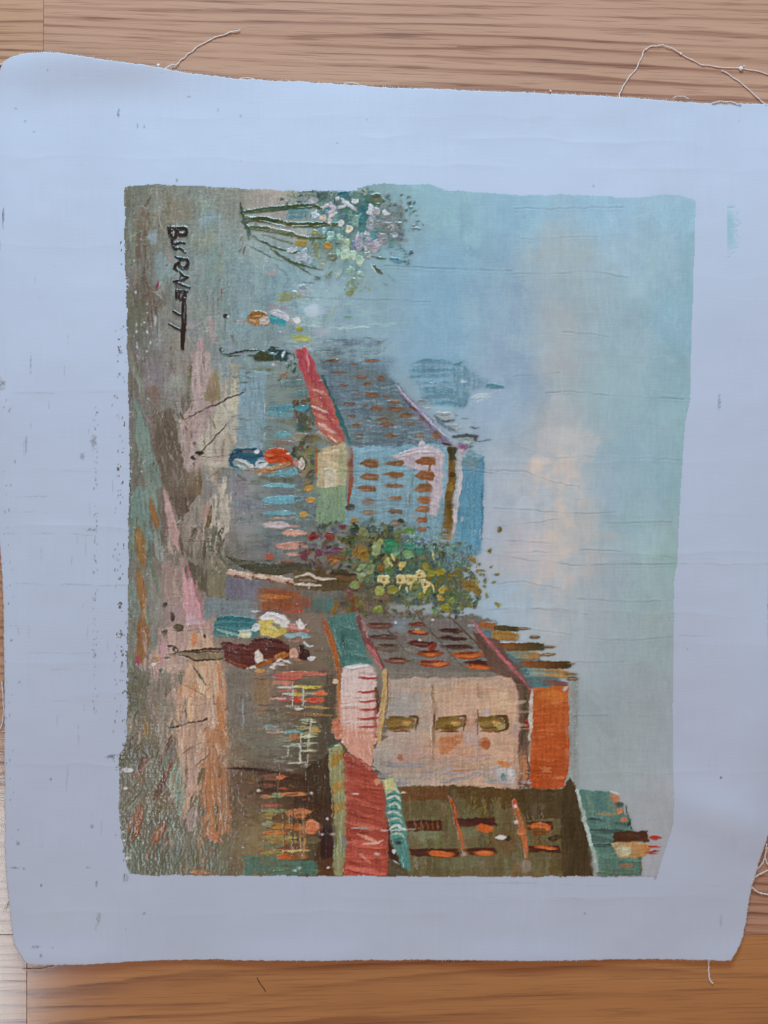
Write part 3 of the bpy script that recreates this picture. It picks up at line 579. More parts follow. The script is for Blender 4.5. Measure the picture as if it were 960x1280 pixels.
PO([(785,505),(902,505),(900,700),(888,965),(745,965),(780,650)], (96,151,176), ang=V, edge=1, dry=.06, h=.4, var=14); ST([(895,505),(890,900)],10,(78,134,162)); SC(840,560,50,40,(120,160,176),.6); SC(830,530,40,30,(140,150,140),.5)
ST([(795,455),(788,560),(785,640),(765,760),(752,900)], 20, (206,196,196), h=.9); ST([(712,470),(706,700)], 9, (150,182,198)); EL(800,450,26,26,(150,126,160),h=.5); EL(790,480,14,18,(214,190,190),h=.8)
ST([(270,462),(266,540),(262,640),(248,760)], 18, (152,82,58), h=.8, taper=(.6,.4)); ST([(262,520),(264,560)], 24, (140,70,48)); EL(262,745,22,16,(84,84,76),h=.5)
PO([(118,470),(235,428),(247,520),(240,645),(105,655),(98,500)], (206,182,144), (192,176,140), ang=.1, edge=1.2, h=.7, var=16)
for a, b in [((130,490),(230,470)),((135,520),(225,560)),((130,570),(230,540)),((140,600),(220,585)),((150,630),(200,560))]: ST([a, b], 14, (222,198,160), h=.9, dry=.2)
EL(165,610,34,56,(214,202,174),h=.7); ST([(110,410),(170,440),(230,430)],18,(130,126,104))
PO([(105,655),(242,642),(238,800),(150,850),(92,810)], (140,164,130), (128,156,128), ang=V, edge=1.5, dry=.06, var=14); ST([(215,470),(225,620)], 30, (164,174,132), dry=.25, h=.6)
ST([(106,462),(98,520),(100,600)], 12, (188,112,60), h=.8)
cid(AWN_A)
PO([(-5,-10),(62,-10),(102,100),(152,190),(192,290),(240,425),(195,440),(108,385),(72,250),(58,170),(10,50)], (182,76,84), (196,112,92), ang=1.15, edge=1.8, h=.7, var=20)
for a, b, w, c in [((80,180),(150,210),16,(214,150,140)),((85,230),(160,280),22,(196,120,80)),((75,260),(170,300),10,(222,186,176)),((90,300),(185,330),14,(214,140,120)),((105,345),(190,390),16,(226,190,180)),((105,385),(200,430),12,(230,200,190)),((70,130),(120,140),18,(190,70,84)),((60,60),(90,130),20,(196,84,92)),((120,230),(190,320),20,(190,80,84)),((150,300),(225,420),22,(180,76,80)),((110,370),(190,440),10,(170,80,50))]:
    ST([a, b], w, c, h=1.0, dry=.1)
fr('B'); ST([(12,850),(25,900),(45,965)], 16, (186,72,88), h=.8); ST([(40,832),(62,890),(85,965)], 36, (190,76,86), h=.9); ST([(55,840),(62,940)], 8, (216,140,140), h=1)
# ---- tower
fr('tw'); cid(TOWER)
PO([(150,70),(260,48),(440,52),(462,110),(460,215),(440,300),(300,330),(220,260),(140,150)], (130,166,185), ang=0, edge=3, feather=5, dry=.3, h=.2)
for a, m, b, w in [((160,62),(260,50),(362,62),24),((128,104),(250,98),(362,102),20),((128,142),(250,130),(356,132),18),((180,172),(280,168),(360,172),18),((195,210),(290,206),(372,216),30),((200,250),(300,240),(380,246),24),((250,285),(330,280),(420,280),24)]:
    ST([a, m, b], w, (92,138,154), (108,152,168), h=.5, dry=.24, taper=(.1, .8), feather=2, op=.8)
PO([(375,66),(430,55),(456,100),(461,200),(456,270),(430,306),(402,290),(386,180)], (118,158,172), ang=V, edge=2, feather=3, h=.4, dry=.25, op=.85)
ST([(432,65),(456,130),(458,230),(430,305)], 12, (104,144,158), h=.5, dry=.3); ST([(380,70),(384,170)],10,(104,146,160),dry=.3); EL(430,165,16,12,(180,196,206)); EL(446,205,12,10,(140,176,186)); ST([(380,70),(430,60)], 12, (96,140,150))
PO([(462,95),(560,150),(600,182),(600,205),(470,212)], (134,165,182), ang=0, edge=2, feather=5, dry=.2, op=.8); ST([(560,186),(620,188),(652,194)], 22, (92,140,154), h=.6, taper=(.6,.7)); ST([(590,212),(650,206)], 8, (180,190,200), dry=.4, op=.7)
cid(SKY); ST([(470,290),(540,250),(600,225)], 34, (176,190,204), dry=.45, h=.4, op=.7); ST([(480,250),(560,235)], 26, (176,190,196), dry=.35); SC(330,305,90,26,(150,182,196),.7)
cid(ROW_HOUSE)
EL(325,352,62,26,(172,178,180),h=.7,dry=.1); ST([(290,372),(340,380),(382,372)], 11, (84,104,108)); EL(205,272,34,14,(150,164,168),dry=.15); EL(235,300,26,12,(160,172,176),dry=.1); EL(375,408,46,18,(166,176,180),h=.6); ST([(270,350),(330,400),(400,440)], 22, (110,126,140), dry=.2)
ST([(380,462),(440,455),(508,462)], 20, (86,92,92), h=.6, taper=(.8,.8)); EL(452,486,52,20,(150,164,160),h=.6); EL(500,475,10,14,(84,96,96)); ST([(425,525),(490,515)], 16, (110,130,136)); EL(470,555,22,24,(124,152,160)); EL(500,575,30,26,(120,156,168))
ST([(465,412),(490,416),(512,411)], 9, (78,100,116)); ST([(512,490),(580,479)], 6, (88,108,124)); ST([(420,363),(456,362)], 5, (96,116,130)); ST([(380,346),(402,346)], 4, (96,116,130)); EL(430,522,24,14,(160,110,150),h=.5)
# ---- G : street below, figures D and E
fr('G'); cid(STREET)
MANY(60, (80,0,240,660), [(116,130,120),(126,142,132),(104,112,100),(136,150,142)], (40,120), (10,30), V, .3, dry=.42)
ST([(135,10),(140,90),(155,178)], 46, (150,116,72), h=.5, taper=(.3,.4)); ST([(130,190),(142,280),(150,385)], 40, (156,116,76), h=.5, taper=(.2,.4)); ST([(145,420),(155,520),(135,630)], 58, (150,110,74), h=.5, taper=(.3,.6))
PO([(240,170),(350,140),(335,360),(250,375)], (166,146,140), ang=V, dry=.15); PO([(338,185),(380,240),(457,462),(360,475),(342,340)], (206,160,166), ang=V-.3, edge=1.2, h=.6)
ST([(355,160),(410,300),(440,420)], 9, (196,96,130), h=.6, dry=.2); PO([(365,400),(452,462),(360,480)], (200,176,184), ang=.5)
PO([(218,475),(485,462),(485,560),(310,700),(130,660),(225,560)], (186,161,152), ang=V, dry=.15, var=18)
PO([(360,150),(465,200),(465,330),(400,265)], (94,90,76), ang=V, dry=.1); PO([(465,225),(542,215),(522,400),(450,395)], (132,126,102), ang=V-.1, dry=.05); PO([(380,0),(480,0),(460,160),(360,140)], (124,116,104), ang=V, dry=.3); MANY(30,(360,0,560,220),[(100,98,82),(150,140,126),(84,84,72),(176,166,150)],(30,90),(8,20),V,.4,dry=.4)
PO([(552,235),(712,235),(702,352),(542,332)], (121,121,136), ang=V, h=.2); PO([(452,330),(702,352),(692,442),(535,420),(440,432)], (126,141,146), ang=V, dry=.1)
SC(800,340,100,80,(150,88,58),.8); SC(760,420,70,40,(110,100,100),.6)
for a, b, w, c in [((720,325),(860,330),22,(190,112,58)),((740,300),(900,310),16,(150,84,56)),((860,330),(930,320),24,(176,80,50)),((730,380),(900,372),30,(150,82,58)),((830,400),(930,396),16,(190,70,44)),((750,130),(770,150),40,(170,90,70)),((700,345),(780,350),14,(196,140,70)),((920,280),(960,285),20,(110,96,88)),((820,110),(880,125),24,(120,120,118))]:
    ST([a, b], w, c, h=.5, dry=.25)
for x, y, rx, ry, c in [(870,22,55,16,(206,152,134)),(860,84,72,16,(206,150,136)),(870,122,34,10,(190,150,136)),(955,40,14,18,(170,60,44)),(840,165,40,12,(150,90,76))]: EL(x,y,rx,ry,c,h=.6,dry=.1)
cid(TREE_B)
ST([(555,135),(640,175),(760,200),(870,190),(965,200)], 56, (76,76,62), h=.6, dry=.12, taper=(.2,1)); ST([(560,175),(700,160),(850,170)], 20, (96,98,84), dry=.3); ST([(560,215),(650,222),(760,238),(880,258),(965,268)], 24, (190,160,138), h=.9, dry=.1, taper=(.8,.8))
for x, y in [(585,212),(620,222),(660,232),(720,235),(790,240),(830,248),(900,265),(940,262)]: EL(x,y,26,12,(216,186,166),ang=rng.uniform(-.3,.6),h=1.0)
for x, y in [(610,235),(690,240),(760,255),(850,262)]: EL(x,y,22,7,(130,84,64),ang=.3,h=.5)
cid(STREET)
PO([(380,500),(480,520),(540,700),(552,965),(300,965),(332,780),(370,640)], (206,172,144), ang=V-.1, edge=2, dry=.06, var=16, h=.5)
for a, b, w, c in [((395,505),(400,560),26,(214,140,96)),((520,660),(540,950),36,(200,140,104)),((400,740),(380,860),30,(196,150,112)),((340,760),(310,830),26,(200,150,116)),((470,840),(450,960),30,(206,150,112)),((430,680),(440,800),36,(216,188,160)),((480,880),(490,960),34,(196,168,156)),((300,780),(260,900),40,(180,160,146)),((255,540),(240,660),26,(190,146,160)),((330,690),(330,740),20,(122,122,104)),((350,860),(340,950),30,(176,156,142)),((130,610),(128,660),14,(170,70,110)),((200,620),(220,720),36,(180,150,140))]:
    ST([a, b], w, c, h=.5, dry=.2)
EL(205,650,12,8,(226,226,228),h=.2); EL(225,625,18,10,(186,146,90)); EL(240,678,10,6,(60,50,44)); EL(258,368,10,14,(70,64,64),ang=.6); EL(295,425,10,24,(84,74,68),ang=-.4); EL(322,478,22,17,(92,84,66)); EL(255,500,16,14,(104,98,90)); EL(448,516,7,10,(90,70,56))
PO([(552,660),(700,700),(765,750),(755,965),(552,965)], (126,122,114), ang=0, dry=.12); SC(720,790,50,120,(150,118,84),.7); ST([(632,820),(630,960)], 6, (150,176,196), h=.4)
ST([(392,657),(425,705),(452,752)], 9, (48,44,40), h=.6); ST([(320,737),(410,780),(490,823)], 4, (120,100,84)); ST([(275,956),(380,932),(458,913)], 11, (48,38,34), h=.6, taper=(.2,.9)); ST([(360,470),(490,462)], 12, (166,140,136)); ST([(380,490),(490,492)], 10, (190,160,152))
for a_, b_, w, cc in [((215,30),(240,160),40,(150,160,152)),((180,60),(205,230),26,(112,120,108)),((270,20),(300,150),30,(176,160,150)),((100,250),(110,420),30,(128,146,138)),((200,300),(215,430),34,(140,150,142)),((240,380),(230,470),30,(150,146,140)),((420,20),(400,130),26,(160,150,138)),((450,60),(440,190),18,(90,84,70)),((170,700),(130,860),46,(110,110,94)),((210,740),(200,900),34,(140,128,116)),((110,760),(100,930),40,(96,100,84)),((260,760),(250,880),24,(120,112,98)),((330,30),(345,130),18,(104,86,76)),((300,200),(310,340),20,(182,160,150)),((280,480),(300,560),34,(196,168,160)),((420,470),(430,540),30,(206,186,170)),((150,480),(170,600),22,(176,150,140))]: ST([a_, b_], w, cc, h=.5, dry=.25)
cid(FIG_D); fr('f3')
ST([(150,135),(240,125),(330,122)], 12, (190,150,150), h=.5); ST([(160,155),(250,152),(330,150)], 9, (176,146,140), h=.5); EL(122,138,24,18,(92,82,64),ang=.7); EL(75,85,8,20,(74,64,62),ang=-.3)
PO([(325,120),(345,85),(400,72),(520,78),(585,100),(610,145),(605,180),(560,200),(420,205),(330,190)], (70,130,136), ang=.08, edge=1.2, h=.8, var=22)
ST([(345,95),(430,78),(560,95)], 26, (40,108,118), h=1); ST([(335,130),(450,115),(590,120)], 18, (54,118,128), h=1); ST([(350,150),(420,175),(490,190)], 18, (150,184,178), h=1); ST([(340,180),(420,195)], 16, (110,150,144), h=.9); ST([(460,160),(540,135)],16,(96,150,156),h=.9)
EL(580,142,28,28,(206,218,226),h=1); EL(520,178,44,24,(200,206,180),ang=-.2,h=1); EL(520,180,22,10,(230,228,190),h=1); ST([(480,160),(560,150)], 14, (190,206,206), h=1)
PO([(595,95),(640,85),(750,140),(780,150),(740,185),(680,200),(610,185)], (206,186,96), ang=.3, edge=1.2, h=.9, var=18); EL(700,130,34,14,(150,150,120),ang=.5,h=.7); ST([(640,120),(720,165)], 12, (222,206,130), h=1)
PO([(600,90),(650,52),(690,48),(755,75),(785,105),(775,135),(740,140),(680,100),(620,98)], (226,222,220), ang=.3, edge=1.2, h=1, var=14); ST([(620,80),(680,58),(760,95)], 18, (238,236,234), h=1.2); EL(575,45,30,6,(200,196,190))
ST([(775,125),(830,140)], 30, (206,150,140), h=.7); EL(848,128,18,40,(226,214,212),ang=-.3,h=1); ST([(820,100),(850,140),(880,120)], 14, (232,224,222), h=1.1); ST([(830,155),(900,160)], 20, (196,120,104), h=.6); ST([(760,155),(880,165)],12,(180,96,76)); PO([(745,175),(880,170),(905,200),(760,205)], (140,176,182), ang=.1, h=.6); ST([(860,200),(875,240),(920,248)], 14, (190,206,206), h=.8); EL(830,215,60,16,(140,110,96),dry=.2)
cid(FIG_E)
ST([(60,300),(140,285),(250,270),(385,268)], 15, (70,58,46), h=.8, taper=(.4,1)); ST([(110,290),(220,285),(385,285)], 12, (86,72,56), h=.6); PO([(110,292),(250,292),(390,290),(390,322),(290,332),(180,322)], (136,122,98), ang=0, edge=.8, h=.6); ST([(120,305),(250,335),(390,325)], 12, (70,58,46), h=.8); ST([(60,300),(110,310)], 16, (160,140,120)); EL(100,268,20,20,(70,62,56),h=.5); EL(104,272,8,12,(180,160,150)); EL(72,248,20,6,(50,44,44)); EL(50,320,16,8,(90,84,80))
PO([(365,235),(420,225),(530,245),(560,215),(640,200),(720,210),(770,245),(788,290),(775,330),(700,345),(600,360),(520,385),(440,365),(390,335),(395,280)], (92,48,46), ang=.1, edge=1.5, h=.8, var=18)
ST([(560,220),(640,208),(730,225)], 22, (70,34,34), h=1); ST([(380,245),(480,260),(560,270)], 20, (112,66,62), h=1); ST([(400,300),(480,310),(570,320)], 18, (100,56,50), h=1); ST([(400,340),(480,365),(540,375)], 24, (126,70,46), h=.9); ST([(640,260),(740,270)], 24, (78,38,38), h=1); ST([(440,235),(470,240)],10,(150,110,106))
EL(595,318,27,44,(214,200,190),ang=-.25,h=1.2); ST([(590,290),(605,345)], 14, (234,222,214), h=1.3); ST([(575,375),(640,345),(690,330)], 30, (150,88,44), h=.9); EL(735,310,46,22,(176,112,54),ang=-.2,h=.9); ST([(520,385),(560,375),(580,385)], 16, (226,214,204), h=1); EL(605,400,26,10,(196,140,76),h=.9)
for a in [(680,385,690,350),(700,345,740,335),(745,345,785,355),(690,365,750,368),(660,375,685,385)]: ST([(a[0],a[1]),((a[0]+a[2])/2,(a[1]+a[3])/2-6),(a[2],a[3])], 17, (226,214,206), h=1.2)
EL(805,295,26,34,(206,160,140),h=.6); EL(868,300,36,34,(60,38,36),h=.9); EL(850,262,14,26,(64,40,38),h=.8); EL(912,326,24,14,(214,216,220),h=1); ST([(800,320),(850,335)], 16, (176,116,86)); EL(640,215,20,8,(92,50,50))
# ---- mid shop windows
cid(MID_HOUSE); fr('wn')
MANY(70, (0,0,480,620), [(116,112,102),(96,90,78),(126,122,112),(104,84,68),(88,82,72)], (40,140), (10,28), .03, .1, dry=.42, h=.25)
PO([(380,20),(445,20),(440,380),(400,560),(330,600),(340,300)], (84,78,66), ang=V, dry=.2); MANY(30,(0,240,200,600),[(120,118,108),(134,132,122),(110,106,94)],(40,120),(8,20),0,.2,dry=.45,h=.2)
for x0, x1, y, w, c in [(60,240,22,44,(196,100,86)),(90,380,8,30,(190,110,92)),(60,180,60,26,(206,130,110)),(90,200,88,18,(206,206,196)),(195,345,88,20,(206,196,90)),(90,200,112,16,(180,110,104)),(120,260,132,22,(186,196,196)),(190,230,130,26,(206,170,60)),(240,320,132,18,(166,180,160)),(310,385,130,30,(214,116,76)),
      (80,190,165,26,(210,96,110)),(185,240,170,36,(214,60,48)),(240,290,168,24,(206,104,64)),(278,330,172,36,(220,56,50)),(330,370,165,30,(206,96,60)),(40,180,160,12,(214,170,170)),(140,260,210,20,(160,170,160)),(190,240,225,16,(220,218,190)),(260,400,215,16,(180,150,90)),(110,260,190,10,(120,80,70)),(100,300,250,14,(140,104,80)),(250,420,262,16,(150,120,70)),
      (220,320,300,36,(186,200,170)),(200,330,340,26,(150,150,110)),(110,240,366,22,(120,162,166)),(0,120,340,30,(150,150,140)),(20,120,365,20,(190,150,140)),(150,240,395,36,(170,120,80)),(230,330,385,40,(176,190,150)),(300,335,360,40,(196,160,80)),(170,330,440,16,(196,206,176)),(120,260,452,10,(150,176,170)),(230,315,480,14,(206,206,180)),(60,200,548,16,(140,140,134)),(150,265,556,10,(190,200,180)),(0,60,330,24,(120,150,150))]:
    ST([(x0, y), ((x0 + x1) / 2, y + rng.normal(0, 2)), (x1, y)], w, c, h=.6, dry=.16, taper=(.5, .5))
for a, b in [((180,60),(178,210)),((245,90),(245,220)),((290,290),(285,450)),((298,300),(270,470)),((235,380),(222,545)),((150,440),(148,520)),((280,450),(265,610)),((230,500),(225,560))]: ST([a, b], 8, (206,210,190), h=.8, dry=.1)
EL(275,322,12,8,(84,60,44)); ST([(240,390),(285,390)], 8, (206,214,190)); ST([(60,45),(40,160)], 14, (170,130,96), dry=.4)
# ---- lower shop
cid(NEAR_HOUSE)
PO([(-40,610),(120,610),(260,640),(420,560),(425,900),(432,1150),(340,1250),(300,1200),(350,980),(280,880),(280,760),(-40,760)], (74,55,42), ang=.1, edge=2, dry=.06, var=12)
PO([(250,590),(400,500),(425,800),(280,800)], (66,56,44), ang=V, dry=.2); PO([(340,960),(430,960),(435,1130),(350,1160)], (52,30,24), ang=V, edge=1.5); PO([(290,1150),(430,1140),(430,1250),(310,1250)], (84,56,38), ang=.3)
for x0, x1, y, w, c in [(-20,110,640,40,(122,86,72)),(90,130,640,30,(206,110,76)),(-20,70,690,30,(116,80,66)),(110,150,715,24,(150,82,60)),(0,50,760,36,(196,130,90)),(40,120,755,34,(140,158,124)),(110,262,750,24,(206,130,80)),(0,110,815,22,(180,100,86)),(0,130,845,30,(136,150,112)),(0,80,880,40,(156,140,80)),(60,140,890,44,(110,82,58)),(150,280,858,46,(196,126,82)),(190,260,885,30,(160,100,66)),
      (0,60,930,40,(150,150,124)),(50,170,945,40,(176,126,64)),(120,180,940,34,(190,120,60)),(0,130,985,26,(196,120,66)),(170,230,950,44,(186,110,62)),(0,200,1015,26,(160,150,96)),(40,200,1040,30,(150,130,70)),(270,340,1030,50,(100,92,70)),(100,210,1070,36,(134,64,50)),(0,120,1060,30,(110,120,90)),(60,280,1092,14,(196,170,110)),(90,200,1130,36,(190,96,56)),(0,120,1110,26,(150,140,80)),(180,260,1130,40,(130,92,60))]:
    ST([(x0, y), ((x0 + x1) / 2, y + rng.normal(0, 2)), (x1, y)], w, c, h=.55, dry=.14, taper=(.6, .5))
EL(298,948,48,42,(206,122,84),h=1,var=16); ST([(280,915),(330,925),(345,980)], 10, (226,160,130), h=1)
for a, b, w, c in [((180,830),(178,1080),9,(84,60,40)),((120,840),(128,1110),9,(120,90,60)),((245,860),(238,1000),14,(200,150,96)),((255,1000),(240,1150),16,(206,156,104)),((222,930),(230,1110),10,(190,140,90)),((95,560),(90,730),4,(190,150,110)),((200,870),(205,900),8,(130,60,40))]: ST([a, b], w, c, h=.9)
PO([(-120,1120),(60,1130),(200,1160),(330,1160),(320,1245),(-120,1245)], (86,122,106), (80,116,106), ang=0, edge=2, dry=.12); SC(260,1190,70,30,(66,116,108),.7); ST([(0,1200),(140,1210)],24,(116,132,104),dry=.4)
for x, y in [(292,740),(390,898),(360,990),(418,997),(395,1200),(190,1215),(220,1200)]: EL(x,y,9,8,(226,224,226),h=.2)
# ---- J street bottom
fr('J'); cid(STREET)
MANY(80, (50,250,560,830), [(104,104,88),(120,122,106),(96,92,76),(136,146,130),(112,120,108)], (50,170), (12,34), V + .35, .25, dry=.4)
PO([(300,0),(545,0),(562,250),(450,420),(335,610),(330,300)], (190,161,142), ang=V+.1, edge=2.5, dry=.12, var=18); PO([(455,150),(545,110),(562,350),(572,660),(440,670),(428,400)], (172,124,90), ang=V, edge=2.5, dry=.12, var=16)
PO([(210,60),(300,0),(320,160),(240,300)], (150,140,128), ang=V+.2, dry=.2)
for a, b, w, c in [((380,20),(370,130),50,(214,182,150)),((520,0),(530,150),44,(190,132,88)),((440,150),(420,260),40,(200,172,150)),((480,60),(490,150),36,(206,178,160)),((330,200),(340,290),40,(206,176,150)),((400,280),(380,420),36,(186,160,148)),((350,320),(340,420),30,(170,150,140)),((510,230),(560,330),30,(176,150,130)),
     ((320,330),(300,470),60,(144,166,152)),((340,420),(330,560),50,(140,160,146)),((400,540),(380,640),50,(170,150,146)),((470,360),(480,600),56,(176,124,84)),((540,420),(545,640),40,(160,124,96)),((500,500),(505,640),16,(104,90,66)),((470,650),(530,700),46,(186,122,92)),((420,680),(440,800),60,(150,122,96)),
     ((292,185),(262,255),20,(94,62,56)),((245,280),(225,330),20,(110,80,66)),((290,320),(275,370),18,(126,84,64)),((262,370),(205,490),34,(106,72,56)),((140,530),(120,610),54,(136,92,66)),((130,600),(100,680),50,(140,82,50)),((250,600),(225,680),40,(134,90,62)),((220,650),(180,772),42,(152,92,52)),((270,680),(245,745),24,(130,82,54)),((165,280),(135,360),36,(110,84,70)),((165,100),(170,190),30,(140,116,70)),((440,350),(415,420),30,(104,92,64)),((405,470),(385,500),24,(112,98,74)),((530,350),(515,390),16,(90,76,56)),((360,340),(358,370),18,(116,98,70)),((450,540),(440,570),24,(116,106,84)),((340,720),(330,770),26,(100,86,64)),((120,370),(115,395),20,(150,90,70))]:
    ST([a, b], w, c, h=.5, dry=.22)
ST([(455,108),(380,124),(270,150)], 9, (46,38,34), h=.6, taper=(1,.2)); ST([(430,218),(340,278)], 5, (90,70,60)); ST([(470,268),(410,330),(380,370)], 5, (110,86,70)); ST([(165,420),(120,480),(78,530)], 5, (60,56,46)); ST([(130,170),(90,210)], 6, (80,70,56)); ST([(560,345),(680,348),(800,362)], 16, (60,46,36), taper=(.3,.5))
PO([(90,700),(560,690),(580,860),(60,860)], (100,112,96), ang=V, dry=.42, h=.3); SC(260,800,120,50,(104,110,90),.6); ST([(385,840),(480,845)], 22, (196,136,96), h=.7); SC(540,760,40,90,(126,120,96),.5); SC(320,690,50,50,(146,150,142),.5)
for x, y, rx, ry in [(80,352,26,10),(68,440,12,9),(75,773,18,6),(57,650,7,6),(62,690,6,5)]: EL(x,y,rx,ry,(206,208,216),h=.1)
EL(95,455,18,14,(110,104,84)); EL(705,452,10,8,(226,226,228))
fr('wn'); cid(MID_HOUSE)
MANY(90, (-150,230,330,600), [(126,120,106),(96,88,74),(140,128,112),(84,76,64),(130,104,82),(110,122,116),(150,126,96)], (20,90), (4,12), .02, .12, dry=.4, h=.4, op=.6)
MANY(60, (-100,0,400,240), [(150,100,80),(120,92,72),(176,120,96),(96,80,66),(160,140,110)], (20,80), (4,11), .02, .1, dry=.42, h=.4, op=.6)
cid(NEAR_HOUSE)
MANY(130, (-150,620,330,1230), [(110,76,54),(150,96,62),(84,62,46),(130,122,88),(166,112,70),(72,52,40),(96,112,92),(140,84,60)], (20,80), (4,12), .02, .14, dry=.4, h=.45, op=.65)
MANY(30, (120,840,260,1120), [(176,120,76),(190,150,96),(120,64,44)], (30,110), (3,6), V, .06, dry=.35, h=.6, op=.8)
cid(STREET); fr('J')
MANY(110, (60,20,560,840), [(150,128,112),(176,150,130),(110,104,88),(128,96,72),(138,152,142),(96,92,78),(190,164,144),(160,110,80)], (24,110), (4,14), V + .3, .25, dry=.4, h=.45, op=.7)
fr('G'); MANY(110, (90,0,540,960), [(170,150,138),(190,166,152),(120,116,102),(150,160,150),(104,96,84),(200,172,150),(176,140,136)], (24,110), (4,13), V - .05, .25, dry=.42, h=.45, op=.65, mask=lambda x, y: not (y > 745 and y < 850 and x > 225))
fr('D'); MANY(100, (90,40,600,960), [(160,150,136),(186,168,154),(122,112,98),(136,150,142),(104,96,82),(196,182,160),(150,132,118)], (24,120), (4,13), V - .05, .25, dry=.42, h=.45, op=.65, mask=lambda x, y: not (y > 555 and y < 600 and x > 240))
fr('A'); MANY(90, (70,60,600,900), [(140,142,130),(126,120,106),(150,160,156),(112,106,92),(156,164,150),(136,150,152)], (24,110), (5,16), V, .4, dry=.42, h=.4, op=.55, mask=lambda x, y: not (205 < x < 242 and 278 < y < 445))
# ---- tree B foliage
fr('H'); cid(TREE_B)
PO([(-10,280),(120,262),(220,275),(340,298),(365,345),(250,385),(120,378),(-10,365)], (100,86,64), ang=.05, edge=2, h=.5, var=18); ST([(0,345),(60,345),(120,352)], 14, (206,192,176), h=1); ST([(0,312),(60,296),(110,318),(190,322)], 13, (216,202,186), h=1.1); ST([(20,325),(100,330)], 10, (150,120,100), h=.9); ST([(200,310),(300,335),(350,345)], 18, (116,90,60)); EL(345,370,40,26,(120,84,44)); ST([(150,290),(290,300)], 20, (70,62,46)); ST([(0,265),(140,262)],26,(80,82,70),dry=.3)
DABS(60, (150,170,120,120), [(96,104,104),(110,96,90),(84,92,82),(120,110,100),(130,126,120)], 12, 30, h=.3, dry=.3); DABS(26,(130,220,110,60),[(100,90,86),(110,70,70),(76,74,66)],10,22,h=.4)
for x, y, rx, ry, c in [(160,118,30,22,(132,62,54)),(80,112,14,22,(120,54,50)),(185,225,42,26,(140,92,56)),(200,180,30,20,(120,80,96)),(160,190,30,16,(112,88,104)),(215,215,26,22,(124,90,60)),(280,45,22,14,(160,124,70)),(225,70,16,14,(110,60,56))]: EL(x,y,rx,ry,c,h=.6)
for x, y, rx, ry, cc in [(380,170,150,110,(78,86,66)),(540,250,200,130,(72,94,82)),(660,330,170,110,(92,100,72)),(470,380,140,80,(84,88,66)),(740,400,110,60,(88,102,84)),(700,240,110,70,(96,124,120)),(300,430,110,60,(104,96,80))]: SC(x, y, rx, ry, cc, .92, noise=1.0, cell=7, var=16)
DABS(220, (560,280,240,140), [(62,84,70),(84,104,80),(104,108,66),(58,76,62),(96,120,100)], 6, 15, h=.5); DABS(160, (380,170,170,120), [(72,80,58),(98,100,66),(112,112,76),(60,70,54)], 6, 15, h=.5); DABS(150, (720,360,170,120), [(112,110,60),(92,104,76),(80,100,84),(126,118,64)], 5, 13, h=.5)
DABS(120, (370,170,160,120), [(80,88,62),(104,104,66),(70,86,76),(60,72,54),(120,118,80),(112,120,108)], 8, 22, h=.5)
DABS(200, (560,270,230,150), [(74,104,92),(84,112,98),(96,110,76),(64,88,76),(116,120,76),(90,124,110)], 8, 22, h=.5, dry=.08)
DABS(90, (700,330,170,120), [(120,112,52),(104,108,60),(86,108,88),(130,116,60),(96,116,96)], 8, 20, h=.5, dry=.1)
DABS(70, (760,430,120,50), [(92,104,88),(76,92,78),(104,112,84)], 7, 20, h=.45, dry=.1); DABS(60, (760,210,110,80), [(104,136,140),(116,146,150),(96,124,120)], 8, 24, h=.35, dry=.3)
DABS(60, (620,120,100,60), [(110,150,160),(96,126,120),(124,160,172)], 8, 20, h=.3, dry=.35); DABS(50,(330,430,110,60),[(110,100,80),(96,92,80),(120,84,70)],12,28,h=.4,dry=.2)
SC(560,240,60,60,(70,106,98),.4); SC(470,370,60,40,(86,96,70),.5)
for x, y, rx, ry, c in [(450,165,32,26,(48,130,92)),(540,90,26,18,(100,140,70)),(545,165,26,16,(70,140,120)),(590,180,20,22,(60,130,110)),(540,205,24,20,(120,160,110)),(385,180,20,30,(140,156,110)),(403,150,14,20,(150,160,100)),(325,100,16,26,(130,136,96)),(300,190,30,26,(140,112,60)),(330,205,22,36,(150,116,56)),
    (360,270,22,24,(138,152,108)),(308,265,14,26,(140,160,110)),(315,312,19,22,(132,150,104)),(284,345,24,21,(130,146,92)),(403,380,24,23,(156,164,84)),(390,470,24,22,(132,150,70)),(465,375,24,20,(140,134,60)),(440,240,12,26,(170,166,90)),(470,205,12,24,(160,156,90)),(510,255,14,24,(206,186,110)),(480,190,22,18,(90,140,110)),(620,265,18,18,(150,140,60)),(690,290,26,14,(170,150,56)),(650,300,22,18,(150,150,60)),(700,375,14,22,(196,170,80)),(690,410,14,18,(176,150,70)),(720,460,22,16,(146,140,60)),(670,490,18,14,(110,140,80)),(760,300,30,12,(120,110,50)),(830,350,36,22,(140,112,60)),(845,225,20,14,(140,124,80)),(870,375,18,18,(126,104,50)),(590,400,20,16,(130,130,60)),(560,400,24,14,(110,130,100)),(745,425,16,14,(130,140,70)),(530,440,22,16,(100,110,80)),(410,265,14,22,(140,100,50)),(450,280,24,12,(90,120,70)),(565,355,22,18,(120,130,70))]:
    EL(x,y,rx,ry,c,ang=rng.normal(0,.4),h=.85)
for x, y in [(425,322),(500,325),(553,325),(590,300),(620,345)]:
    EL(x,y,27,22,(212,194,134),ang=rng.uniform(-.6,.6),h=1.1); EL(x-3,y+2,8,7,(150,120,50),h=.6); ST([(x-18,y-14),(x,y-20)], 9, (232,220,170), h=1.2); ST([(x+4,y+16),(x-6,y+46)],7,(206,190,130),h=.9)
for a, b in [((440,220),(462,260)),((650,340),(665,385)),((530,360),(530,385)),((605,320),(612,385)),((455,200),(470,230)),((660,230),(655,190))]: ST([a, b], 9, (210,196,140), h=1)
